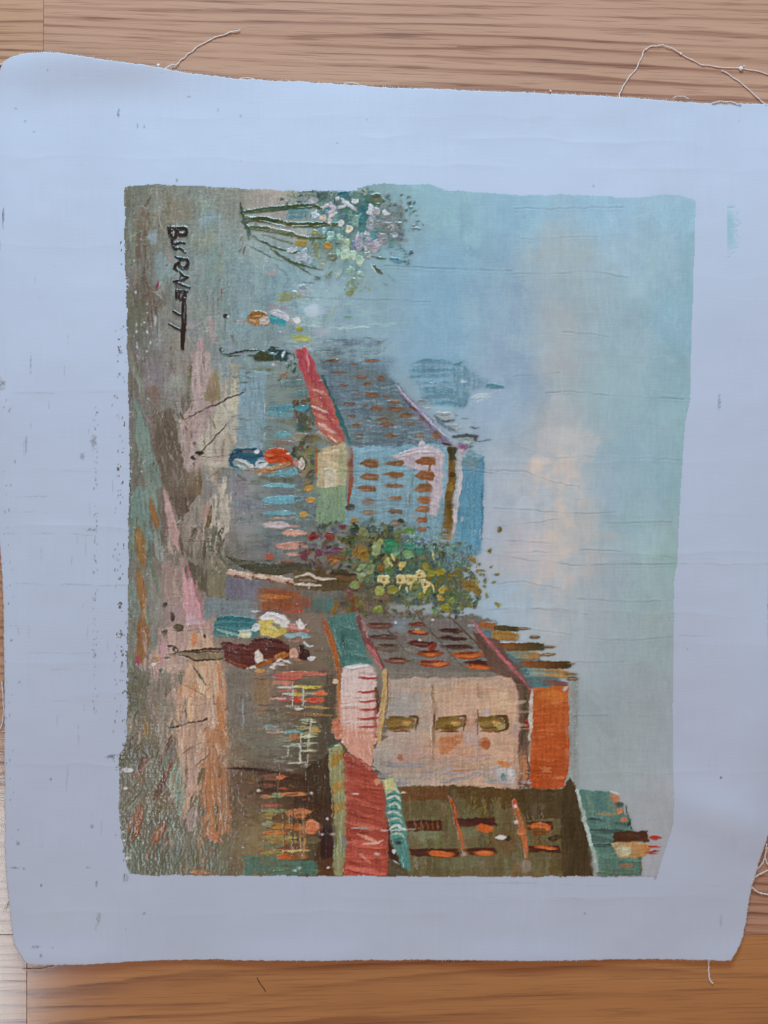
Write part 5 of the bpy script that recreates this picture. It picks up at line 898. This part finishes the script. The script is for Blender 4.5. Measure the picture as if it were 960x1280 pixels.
# teal smudge left on the bare right margin
sa_ = np.clip(1.15 - np.hypot((XX - 907) / 15., (YY - 287) / 36.) + .22 * vn(XX / 4., YY / 3., 701) + .22 * L.weave + .15 * vn(XX / 9., YY / 9., 703), 0, 1) * (XX > 907.5 + .35 * vn(XX / 3., YY / 3., 702))
sa_ = np.where(YY < 262, np.maximum(sa_ * .4, .5 * (np.abs(YY - 259) < 1.5) * (XX < 918) * (XX > 907)), sa_)
sm = (sa_ > .10) & (XX > 900)
A |= sm; L.pid[sm] = SMUDGE; L.hgt[sm] = .02
wv = np.array([184.5, 195.5, 223.])
L.col = np.where(sm[..., None], wv * (1 - np.minimum(1, sa_ * 1.25)[..., None]) + np.array([152, 184, 200.]) * np.minimum(1, sa_ * 1.25)[..., None], L.col)
# ------------------------------------------------------------------ geometry of the sheet
CREASES = [(491,.00010,0,330),(572,.00012,420,900),(588,.00010,0,300),(640,.00010,560,960),(667,.00014,0,420),(690,.00016,560,980),(703,.00016,600,980),(731,.00012,0,400),(762,.00012,560,900),(795,.00014,600,960),(836,.0001,0,300),(875,.0001,0,240),(960,.0001,0,960),(1118,.00016,430,960),(1140,.00012,20,620),(150,.00012,80,700),(176,.0001,300,960),(206,.00012,0,960),(340,.0001,480,960),(420,.0001,600,960),(310,.00008,0,160)]
def zc(px, py):
    """height of the slack canvas above the floor (metres), from gentle cockling and lifted edges"""
    z = 0.0011 + 0.00022 * np.sin(px / 95. + py / 170. + .6) + 0.0002 * np.sin(py / 60. + px / 420.) + 0.00012 * np.sin(px / 38. - py / 85.)
    z = z + 0.0042 * np.exp(-(((px - 130) / 150.) ** 2)) * np.exp(-(np.maximum(py - 70, 0) / 40.) ** 2)       # curled top edge
    z = z + 0.0012 * np.exp(-(((px - 640) / 200.) ** 2)) * np.exp(-(np.maximum(py - 110, 0) / 40.) ** 2)
    z = z + 0.0030 * np.exp(-((px - 968) / 40.) ** 2) * np.exp(-((py - 880) / 130.) ** 2)                       # right edge lifts
    fold = (py - 1040) + .35 * (960 - px)
    z = z + 0.0015 * np.exp(-((px - 910) / 90.) ** 2) * np.exp(-(fold / 34.) ** 2)
    z = z + 0.0007 * np.exp(-((px - 6) / 22.) ** 2) + 0.0012 * np.exp(-((py - 1200) / 22.) ** 2) * (.5 + .5 * np.sin(px / 47.))
    for i, (cy, amp, x0, x1) in enumerate(CREASES):
        d = py - (cy + 4. * np.sin(px / (90. + 13 * i) + i) + 3.5 * vn(px / 34., px * 0., 60 + i) + .012 * (px - 480))
        env = 1 / (1 + np.exp(-(px - x0) / 25.)) / (1 + np.exp((px - x1) / 25.))
        z = z + amp * (.55 + .6 * vn(px / 60., py * 0. + i, 40 + i)) * env * np.exp(-np.abs(d) / (4. + i % 4))
    return z + 0.00005 * vn(px / 26., py / 18., 31) + 0.00009 * vn(px / 70., py / 46., 32)

# colour of the white light on the sheet: used only to turn observed paint colours into pigment reflectance
def white_ref(px, py):
    u = np.clip(px / 960., 0, 1)[..., None]; v = np.clip((py - 80) / 1120., 0, 1)[..., None]
    tl, tr, bl, br = (lin(c) for c in ((182,198,224), (185,196,224), (168,179,200), (157,154,165)))
    return (tl * (1 - u) + tr * u) * (1 - v) + (bl * (1 - u) + br * u) * v

painting = bpy.data.objects.new("canvas_painting", None); COL.objects.link(painting)
painting.location = (0, 0, 0); painting.empty_display_size = 0.05
tag(painting, "unframed oil painting of a city street on loose white canvas lying sideways on wooden floor", "painting")

# ---- materials
def weave_bump(k, strength, dist):
    pos = k.n('ShaderNodeNewGeometry').outputs['Position']
    hs = []
    for sc in ((1500., 120., 1.), (120., 1500., 1.)):
        mp = k.n('ShaderNodeMapping'); mp.inputs['Scale'].default_value = sc; k.l(pos, mp.inputs[0])
        nz = k.n('ShaderNodeTexNoise'); nz.inputs['Scale'].default_value = 1.0; nz.inputs['Detail'].default_value = 1.0; k.l(mp.outputs[0], nz.inputs['Vector']); hs.append(nz.outputs[0])
    h = k.math('ADD', hs[0], hs[1])
    bp = k.n('ShaderNodeBump'); bp.inputs['Strength'].default_value = strength; bp.inputs['Distance'].default_value = dist
    k.l(h, bp.inputs['Height']); k.l(bp.outputs[0], k.b.inputs['Normal'])
    return pos
k = NT("oil_paint")
at = k.n('ShaderNodeAttribute', attribute_name='pigment'); k.l(at.outputs['Color'], k.b.inputs['Base Color'])
pos = weave_bump(k, 0.30, 0.00012)
rz = k.n('ShaderNodeTexNoise'); rz.inputs['Scale'].default_value = 90; k.l(pos, rz.inputs['Vector'])
k.l(k.ramp(rz.outputs[0], [(0.3, (.20, .20, .20)), (0.7, (.34, .34, .34))]), k.b.inputs['Roughness'])
k.b.inputs['Specular IOR Level'].default_value = 0.6
oil = k.m
k = NT("primed_canvas")
at = k.n('ShaderNodeAttribute', attribute_name='pigment')
pos = weave_bump(k, 0.26, 0.00010)
nz = k.n('ShaderNodeTexNoise'); nz.inputs['Scale'].default_value = 22; nz.inputs['Detail'].default_value = 4; k.l(pos, nz.inputs['Vector'])
k.l(k.mix(1.0, at.outputs['Color'], k.ramp(nz.outputs[0], [(0.3, (.965, .965, .97)), (0.7, (1, 1, 1))]), 'MULTIPLY'), k.b.inputs['Base Color'])
k.b.inputs['Roughness'].default_value = 0.72; k.b.inputs['Specular IOR Level'].default_value = 0.2
primed = k.m
k = NT("cotton_thread"); k.b.inputs['Roughness'].default_value = .85; k.b.inputs['Specular IOR Level'].default_value = .1
nz = k.n('ShaderNodeTexNoise'); nz.inputs['Scale'].default_value = 900
k.l(k.ramp(nz.outputs[0], [(0.3, (.70, .64, .60)), (0.7, (.88, .84, .80))]), k.b.inputs['Base Color']); thread_mat = k.m
k = NT("primer_crumb"); k.b.inputs['Base Color'].default_value = (.80, .82, .86, 1); k.b.inputs['Roughness'].default_value = .7; crumb_mat = k.m

# ---- bare canvas sheet: a patch between its four real edges
def edge_fn(pts, axis):
    P = np.array(smooth(pts, 8)); d = np.concatenate([[0], np.cumsum(np.hypot(*np.diff(P, axis=0).T))]); d /= d[-1]
    return lambda t: np.stack([np.interp(t, d, P[:, 0]), np.interp(t, d, P[:, 1])], -1)
TOP = [(9,83),(20,77),(32,73.5),(50,72),(75,73),(100,77),(150,84),(190,88),(220,93),(300,101),(400,105),(480,111),(600,117),(750,122),(860,129),(960,131),(974,131.5)]
LEF = [(9,83),(3,97),(.5,115),(-2,160),(-3,240),(-3,400),(-3,560),(-1,650),(3,700),(6,760),(7.5,850),(8,980),(9,1080),(14,1130),(19,1170),(25,1185),(33,1198),(38,1202)]
BOT = [(38,1202),(60,1203),(110,1202),(200,1199),(300,1198),(480,1198.5),(600,1198),(700,1198.5),(800,1198),(880,1199),(912,1199)]
RIG = [(974,131.5),(970,300),(966,500),(962,650),(958.5,720),(957.5,800),(960,870),(964,950),(961,1020),(953,1055),(945,1085),(938,1110),(932,1150),(927,1172),(920,1186),(912,1199)]
fT, fL, fB, fR = (edge_fn(p, 0) for p in (TOP, LEF, BOT, RIG))
NU, NV = 700, 840
u = np.linspace(0, 1, NU); v = np.linspace(0, 1, NV)
t_, b_, l_, r_ = fT(u), fB(u), fL(v), fR(v)
def fray(n, amp, sd):
    q = np.arange(n); return amp * (.6 * vn(q / 1.1, q * 0., sd) + .5 * vn(q / 3.1, q * 0., sd + 1) + .5 * vn(q / 19., q * 0., sd + 2))
t_[:, 1] += fray(NU, 1.0, 801); b_[:, 1] += fray(NU, .8, 811); l_[:, 0] += fray(NV, .6, 821); r_[:, 0] += fray(NV, 1.0, 831)
U, Vv = u[None, :, None], v[:, None, None]
G = (1 - Vv) * t_[None] + Vv * b_[None] + (1 - U) * l_[:, None] + U * r_[:, None] - ((1 - U) * (1 - Vv) * t_[0] + U * (1 - Vv) * t_[-1] + (1 - U) * Vv * b_[0] + U * Vv * b_[-1])
CX, CY = G[..., 0], G[..., 1]
# dirt, bare threads and fold marks on the primed margin (drawn in the sheet's own plane)
dirt = np.zeros(CX.shape); warm = np.zeros(CX.shape)
def spot(x, y, rx, ry, a, w=0.0, rag=.5):
    global dirt, warm
    sel = (np.abs(CX - x) < rx * 2 + 3) & (np.abs(CY - y) < ry * 2 + 3)
    xs, ys = CX[sel], CY[sel]
    q = np.hypot((xs - x) / rx, (ys - y) / ry) + rag * vn(xs / 1.6, ys / 1.6, int(x * 7 + y)); m_ = np.clip((1.1 - q) * 2, 0, 1) * a * (np.clip(.7 + .9 * vn(xs / 1.1, ys / 2.4, int(x * 3 + y)), 0, 1) if w > .4 else 1)
    dirt[sel] = np.maximum(dirt[sel], m_); warm[sel] = np.maximum(warm[sel], m_ * w)
for x, y, rx, ry, a, w in [(3,481,6,7,.9,1.0),(118,552,4,8,.6,.7),(119,552,1.5,6,.8,.5),(114,662,7,2,.7,.6),(104,571,3,4,.4,0),(152,441,3,2,.6,0),(122,516,1.2,1.4,.8,0),(149,144,1,6,.7,0),(150,140,1.6,2,.6,0),(173,159,1,3,.5,0),(181,160,1,3,.5,0),(237,123,3,1,.4,0),
    (273,138,1,4,.4,0),(301,146,2,1.5,.3,0),(422,180,1.2,1.4,.5,0),(64,93,1,1,.6,0),(33,153,1.3,1.3,.6,0),(44,166,1.3,1.3,.6,0),(22,138,2,1,.4,0),(53,1105,1.4,1.6,.8,0),(46,1181,5,2,.6,.5),(54,1191,2,2,.5,.2),(68,1182,1,1,.6,0),(122,1103,1.2,4,.6,.2),(124,1146,3,8,.5,.9),(121,1158,2,4,.5,.9),
    (158,1096,4,7,.5,1.0),(181,1140,2,2,.4,0),(110,1083,4,1,.4,0),(900,971,1.6,1.6,.95,0),(818,1095,2,3,.35,0),(730,1140,1.4,1.4,.4,0),(16,800,1.5,1.5,.6,0),(26,852,1.4,1.4,.6,0),(65,973,1.3,1.6,.7,0),(116,1032,2,3,.5,.2),(140,945,6,3,.7,.2),(20,1083,6,1,.6,0),(31,1084,1.5,1.5,.6,0),(24,1052,2,3,.5,0),
    (570,190,1,1.6,.5,0),(690,248,3,1.5,.4,.1),(222,226,2,3,.5,.5),(6,275,1,12,.8,0),(1,310,1.5,8,.5,0),(45,350,1,4,.35,0),(40,455,.8,10,.5,0),(34,555,1,12,.45,0),(33,565,1.2,3,.5,0),(898,503,2,10,.4,.1),(640,1102,30,1.2,.15,0),(900,1150,2,9,.2,0),(742,233,2,1.5,.3,0)]: spot(x, y, rx, ry, a, w)
for _ in range(110): spot(120 + rng.normal(0, 1.6), rng.uniform(505, 905), .7, .8 + rng.uniform(0, 1.2), rng.uniform(.3, .75), 0, .2)
for _ in range(60): spot(6 + abs(rng.normal(0, 5)) + max(0, (rng.uniform(0, 1) - .7) * 40), rng.uniform(470, 1180), .7, rng.uniform(.7, 2.4), rng.uniform(.25, .7), 0, .2)
for _ in range(80): spot(150 + rng.normal(0, 4), rng.uniform(400, 960), .8, rng.uniform(.8, 2.5), rng.uniform(.4, .85), .2, .2)
for _ in range(50): spot(rng.uniform(10, 950), rng.uniform(90, 1195), rng.uniform(.5, 1.0), rng.uniform(.5, 1.4), rng.uniform(.15, .5), 0, .2)
for _ in range(26): spot(rng.uniform(20, 150), rng.uniform(420, 1100), .7, rng.uniform(3, 14), rng.uniform(.12, .3), 0, .5)
for x0, x1, y, a in [(20,70,491,.2),(40,120,588,.2),(20,60,620,.28),(10,120,667,.3),(20,160,730,.32),(50,150,836,.22),(30,120,816,.2),(845,960,704,.25),(835,900,698,.2),(845,890,795,.25),(60,140,875,.18),(480,900,1102,.12),(500,760,1118,.1),(10,60,640,.2),(90,150,491,.15),(300,440,130,.08)]:
    yl = y + 1.2 * vn(CX / 22., CY * 0., int(y)) + .012 * (CX - x0)
    dirt = np.maximum(dirt, a * np.clip(1 - np.abs(CY - yl) / .9, 0, 1) * ((CX > x0) & (CX < x1)) * np.clip(.6 + .8 * vn(CX / 12., CY * 0., int(y) + 3), 0, 1))
edge_d = np.minimum(np.minimum(CX - l_[:, None, 0], r_[:, None, 0] - CX), np.minimum(CY - t_[None, :, 1], b_[None, :, 1] - CY))
raw_edge = np.clip(1 - edge_d / 3.0, 0, 1) * np.clip(.45 + .8 * vn(CX / 6., CY / 6., 880), 0, 1) * .35
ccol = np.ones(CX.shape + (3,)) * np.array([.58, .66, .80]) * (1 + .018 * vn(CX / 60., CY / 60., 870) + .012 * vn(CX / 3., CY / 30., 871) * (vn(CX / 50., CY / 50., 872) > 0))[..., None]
d3 = dirt[..., None]; w3 = warm[..., None]
ccol = ccol * (1 - d3) + (np.array([.10, .10, .105]) * (1 - w3) + np.array([.25, .19, .11]) * w3) * d3
ccol = ccol * (1 - raw_edge[..., None]) + np.array([.52, .44, .34]) * raw_edge[..., None]

def grid_mesh(name, X, Y, Z, colr, faces_mask, mat):
    h_, w_ = X.shape
    ii, jj = np.nonzero(faces_mask)
    q = np.stack([(ii + 1) * w_ + jj, (ii + 1) * w_ + jj + 1, ii * w_ + jj + 1, ii * w_ + jj], 1)
    used, inv = np.unique(q.ravel(), return_inverse=True)
    me = bpy.data.meshes.new(name); nf = len(q)
    co = np.stack([(X.ravel()[used] - 480) * S, (640 - Y.ravel()[used]) * S, Z.ravel()[used]], 1).astype(np.float32)
    me.vertices.add(len(used)); me.vertices.foreach_set('co', co.ravel())
    me.loops.add(nf * 4); me.loops.foreach_set('vertex_index', inv.astype(np.int32).ravel())
    me.polygons.add(nf); me.polygons.foreach_set('loop_start', np.arange(0, nf * 4, 4, dtype=np.int32))
    me.update(calc_edges=True); me.validate()
    me.polygons.foreach_set('use_smooth', np.ones(nf, bool))
    ca = me.color_attributes.new('pigment', 'FLOAT_COLOR', 'POINT')
    rgba = np.ones((len(used), 4), np.float32); rgba[:, :3] = colr.reshape(-1, 3)[used]
    ca.data.foreach_set('color', rgba.ravel())
    me.materials.append(mat); me.update(); return me

CZ = zc(CX, CY)
sheet = bpy.data.objects.new("canvas_sheet", grid_mesh("canvas_sheet", CX, CY, CZ, ccol, np.ones((NV - 1, NU - 1), bool), primed)); COL.objects.link(sheet); sheet.parent = painting
tag(sheet, "white primed canvas with bare margins and frayed cut edges")
so = sheet.modifiers.new("thickness", 'SOLIDIFY'); so.thickness = 0.0005; so.offset = -1; so.use_rim_only = True

# ---- paint layer, split by motif
hg = L.hgt.copy()
for _ in range(1):
    p_ = np.pad(hg, 1, mode='edge'); hg = .7 * hg + .075 * (p_[:-2, 1:-1] + p_[2:, 1:-1] + p_[1:-1, :-2] + p_[1:-1, 2:])
PZ = zc(XX.astype(float), YY.astype(float)) + np.where(L.pid == SMUDGE, 0.00005, 0.00013) + np.clip(hg, -.35, 2.0) * 0.00030
pig = np.clip((lin(np.clip(L.col, 3, 252)) - .013) / white_ref(XX.astype(float), YY.astype(float)) * np.array([.58, .66, .80]), .006, .88)
full = A[:-1, :-1] & A[1:, :-1] & A[:-1, 1:] & A[1:, 1:]
cell = L.pid[:-1, :-1]
names = {SKY: ("painted_sky", None, None), STREET: ("painted_street", None, None), ROW_HOUSE: ("painted_house", None, "blue grey painted house with brown windows"), MID_HOUSE: ("painted_house", None, "peach painted house with orange gable"),
         NEAR_HOUSE: ("painted_house", None, "dark brown painted house with orange window dabs"), TOWER: ("painted_tower", None, "pale blue painted tower in the distance"), TREE_A: ("painted_tree", None, "painted tree with green stems and pale blossom"), TREE_B: ("painted_tree", None, "painted tree with yellow green leaves"),
         FIG_A: ("painted_figure", None, "painted figure in ochre skirt"), FIG_B: ("painted_figure", None, "dark green painted figure"), FIG_C: ("painted_figure", None, "painted figure in red blouse and teal skirt"), FIG_D: ("painted_figure", None, "painted figure in white and yellow with teal skirt"), FIG_E: ("painted_figure", None, "painted figure in maroon coat"),
         SIGN: ("signature", None, "dark brown brushed signature reading BURNETT"), AWN_A: ("awning", ROW_HOUSE, "red painted awning"), AWN_B: ("awning", MID_HOUSE, "teal and pink striped painted awning"), AWN_C: ("awning", NEAR_HOUSE, "brick red painted awning"), ROOF: ("painted_roof", MID_HOUSE, "stepped painted chimneys in ochre and teal"), ROOF_B: ("painted_roof", NEAR_HOUSE, "teal painted roof with red tipped chimney"), SMUDGE: ("paint_smudge", None, "teal paint smudge on the bare margin")}
built = {}
for i in sorted(names, key=lambda q: names[q][1] is not None):
    nm, par, lab = names[i]; m_ = full & (cell == i)
    if not m_.any(): continue
    o = bpy.data.objects.new(nm, grid_mesh(nm, XX.astype(float), YY.astype(float), PZ, pig, m_, oil)); COL.objects.link(o)
    o.parent = built[par] if par else painting; built[i] = o
    if lab: o['label'] = lab

# ------------------------------------------------------------------ threads, fringe, crumbs
def tube(pts3, r, name, mat, parent, taper=True, sides=6, fuzz=False):
    bm = bmesh.new(); rings = []; n = len(pts3)
    from mathutils import Vector
    P = [Vector(p) for p in pts3]
    for i, p in enumerate(P):
        d = (P[min(i + 1, n - 1)] - P[max(i - 1, 0)]).normalized(); s_ = d.cross(Vector((0, 0, 1)))
        s_ = s_.normalized() if s_.length > 1e-6 else Vector((1, 0, 0)); t2 = s_.cross(d)
        rr = r * (1 + .22 * math.sin(i * 2.1) + .12 * math.sin(i * 5.3)) * (.55 if taper and i in (0, n - 1) else 1)
        rings.append([bm.verts.new(p + rr * (math.cos(a) * s_ + math.sin(a) * t2)) for a in (2 * math.pi * q / sides for q in range(sides))])
    for a, b in zip(rings, rings[1:]):
        for q in range(sides): bm.faces.new((a[q], a[(q + 1) % sides], b[(q + 1) % sides], b[q]))
    bm.faces.new(rings[0][::-1]); bm.faces.new(rings[-1])
    if fuzz:
        for _ in range(n * 2):
            i = rng.integers(0, n - 1); p = P[i].lerp(P[i + 1], rng.uniform()); d = (P[i + 1] - P[i]).normalized()
            q = Vector((rng.normal(), rng.normal(), abs(rng.normal()) * .4)).normalized() * r * rng.uniform(1.5, 5) + d * r * rng.uniform(-2, 4)
            s_ = d * r * .16
            bm.faces.new((bm.verts.new(p - s_), bm.verts.new(p + s_), bm.verts.new(p + q)))
    bmesh.ops.recalc_face_normals(bm, faces=bm.faces)
    for f in bm.faces: f.smooth = True
    me = bpy.data.meshes.new(name); bm.to_mesh(me); bm.free()
    return link(name, me, mat, parent)
def thread(pts, r=0.00024, wig=.5, parent=sheet):
    """pts: (x, y, height in mm) in the layout drawing"""
    P = []; q2 = smooth([(p[0], p[1]) for p in pts], 8); zs = smooth([(i, p[2]) for i, p in enumerate(pts)], 8)
    for i, ((x, y), (_, z)) in enumerate(zip(q2, zs)):
        x += wig * math.sin(i * .9 + pts[0][0]); y += wig * math.cos(i * .7 + pts[0][1])
        wx_, wy_ = W2(x, y); P.append((wx_, wy_, FZ + z * .001 + r))
    return tube(P, r, "loose_thread", thread_mat, parent, fuzz=True)
def top(x, y): return (float(zc(np.array(float(x)), np.array(float(y)))) - FZ) * 1000 - .2
thread([(204,95,top(204,95)),(214,83,1.2),(220,82,.6),(228,74,.1),(238,66,.1),(250,57,.1),(268,47.5,.1),(285,42,.2),(301,37.5,.4)], .00022)
thread([(773,124,top(773,126)),(775,116,.6),(784,100,.1),(797,83,.1),(804,66,.1),(810,60,.1),(822,57,.3),(836,59,.4),(850,67,.2),(872,79,.1),(890,83,.1),(926,86,.1),(945,89,.1),(975,98,.1)], .0002)
thread([(902,88,.1),(915,96,.1),(930,107,.1),(945,121,.3),(958,133,top(958,134))], .00021, .3)
thread([(888,130,1.2),(900,128.5,1.3),(912,129,1.2),(926,132,1.1)], .0002)
thread([(885,1196,top(885,1196)),(885.5,1206,.2),(886,1217,.1),(887,1224,.1),(890.5,1229,.2)], .00030, .3)
thread([(28,1211,.1),(45,1211.5,.1),(62,1209,.1),(75,1205,.2),(90,1203.5,.6),(110,1202,top(110,1201))], .0002, .3)
thread([(3,852,.4),(4.5,875,.2),(4.5,895,.1),(1,910,.1),(-8,918,.1)], .00030, .2)
thread([(-6,83,.1),(4,80,.2),(14,78.5,1.2),(20,78,top(20,79))], .0003, .3)
thread([(955,1052,top(955,1052)),(956,1066,.8),(953,1078,.3),(948,1084,.2),(944,1089,.2)], .00030, .2)
thread([(958,1058,1.4),(955,1068,1.0),(958,1078,.5),(964,1084,.3)], .00028, .2)
thread([(966,1086,.1),(956,1089,.2),(946,1094,.4),(939,1098,.9),(938.5,1106,.6),(942,1111,.3),(950,1116,.1),(966,1119,.1)], .00030, .15)
thread([(13,1131,.3),(10,1128,.2),(8,1134,.1),(5,1136,.1)], .0002, .1)
for x, y, z in [(300,100,0),(430,106,0),(840,123,0)]: thread([(x,y+1,top(x,y+1)),(x+6,y-1.5,.9),(x+14,y-1,1.0),(x+20,y+2,top(x+20,y+2))], .00016, .2)

def crumb(x, y, z, r, name="primer_crumb"):
    bm = bmesh.new(); bmesh.ops.create_icosphere(bm, subdivisions=2, radius=r)
    for q in bm.verts: q.co *= 1 + .25 * math.sin(q.co.x / r * 3 + x) * math.cos(q.co.y / r * 4 + y); q.co.z *= .7
    for f in bm.faces: f.smooth = True
    me = bpy.data.meshes.new(name); bm.to_mesh(me); bm.free(); o = link(name, me, crumb_mat, sheet); wx_, wy_ = W2(x, y); o.location = (wx_, wy_, FZ + z * .001 + r * .6); return o
for x, y, z, r in [(926,86,.1,.0008),(851,67.5,.2,.00045),(930,83,.2,.0003),(268,47,.2,.0003),(200,86,3,.0006),(688,114,.1,.0004)]: crumb(x, y, z, r)

# short thread ends along the cut edges: one mass of fringe
bm = bmesh.new()
def nib(x, y, dx, dy, r):
    z = float(zc(np.array(x), np.array(y))) - .0002; a = W2(x - dx * .5, y - dy * .5); b = W2(x + dx, y + dy); ln = math.hypot(dx, dy) or 1; nx, ny = -dy / ln * r, -dx / ln * r * -1
    v0 = [bm.verts.new((a[0] + s_ * (dy / ln) * r, a[1] + s_ * (dx / ln) * r, z + h_)) for s_, h_ in ((-1, 0), (1, 0), (0, r * 1.5))]
    v1 = [bm.verts.new((b[0] + s_ * (dy / ln) * r * .6, b[1] + s_ * (dx / ln) * r * .6, z - .0003 + h_)) for s_, h_ in ((-1, 0), (1, 0), (0, r))]
    for q in range(3): bm.faces.new((v0[q], v0[(q + 1) % 3], v1[(q + 1) % 3], v1[q]))
    bm.faces.new(v1)
for fn, n, nx, ny, amp in ((fT, 420, 0, -1, 1.6), (fB, 240, 0, 1, 1.0), (fL, 120, -1, 0, .8), (fR, 160, 1, 0, 1.3)):
    for t in np.linspace(.004, .996, n):
        x, y = fn(np.array([t]))[0]; a = abs(rng.normal(0, amp)) + .3
        if a > 3.2: a = 3.2
        nib(float(x), float(y), nx * a + rng.normal(0, .35), ny * a + rng.normal(0, .35), rng.uniform(.00007, .00014))
bmesh.ops.recalc_face_normals(bm, faces=bm.faces)
me = bpy.data.meshes.new("frayed_edge"); bm.to_mesh(me); bm.free()
tag(link("frayed_edge", me, thread_mat, sheet), kind='stuff')

# dark fibre lying on the floorboard
k = NT("dark_fibre"); k.b.inputs['Base Color'].default_value = (.07, .035, .02, 1); k.b.inputs['Roughness'].default_value = .8
P = [(*W2(x, y), FZ + .00013) for x, y in ((321,1222),(323,1226),(326,1231),(330,1236),(332,1240))]
tag(tube(P, .00013, "dark_fibre", k.m, None), "short dark fibre lying on the orange floorboard below the canvas edge", "fibre")
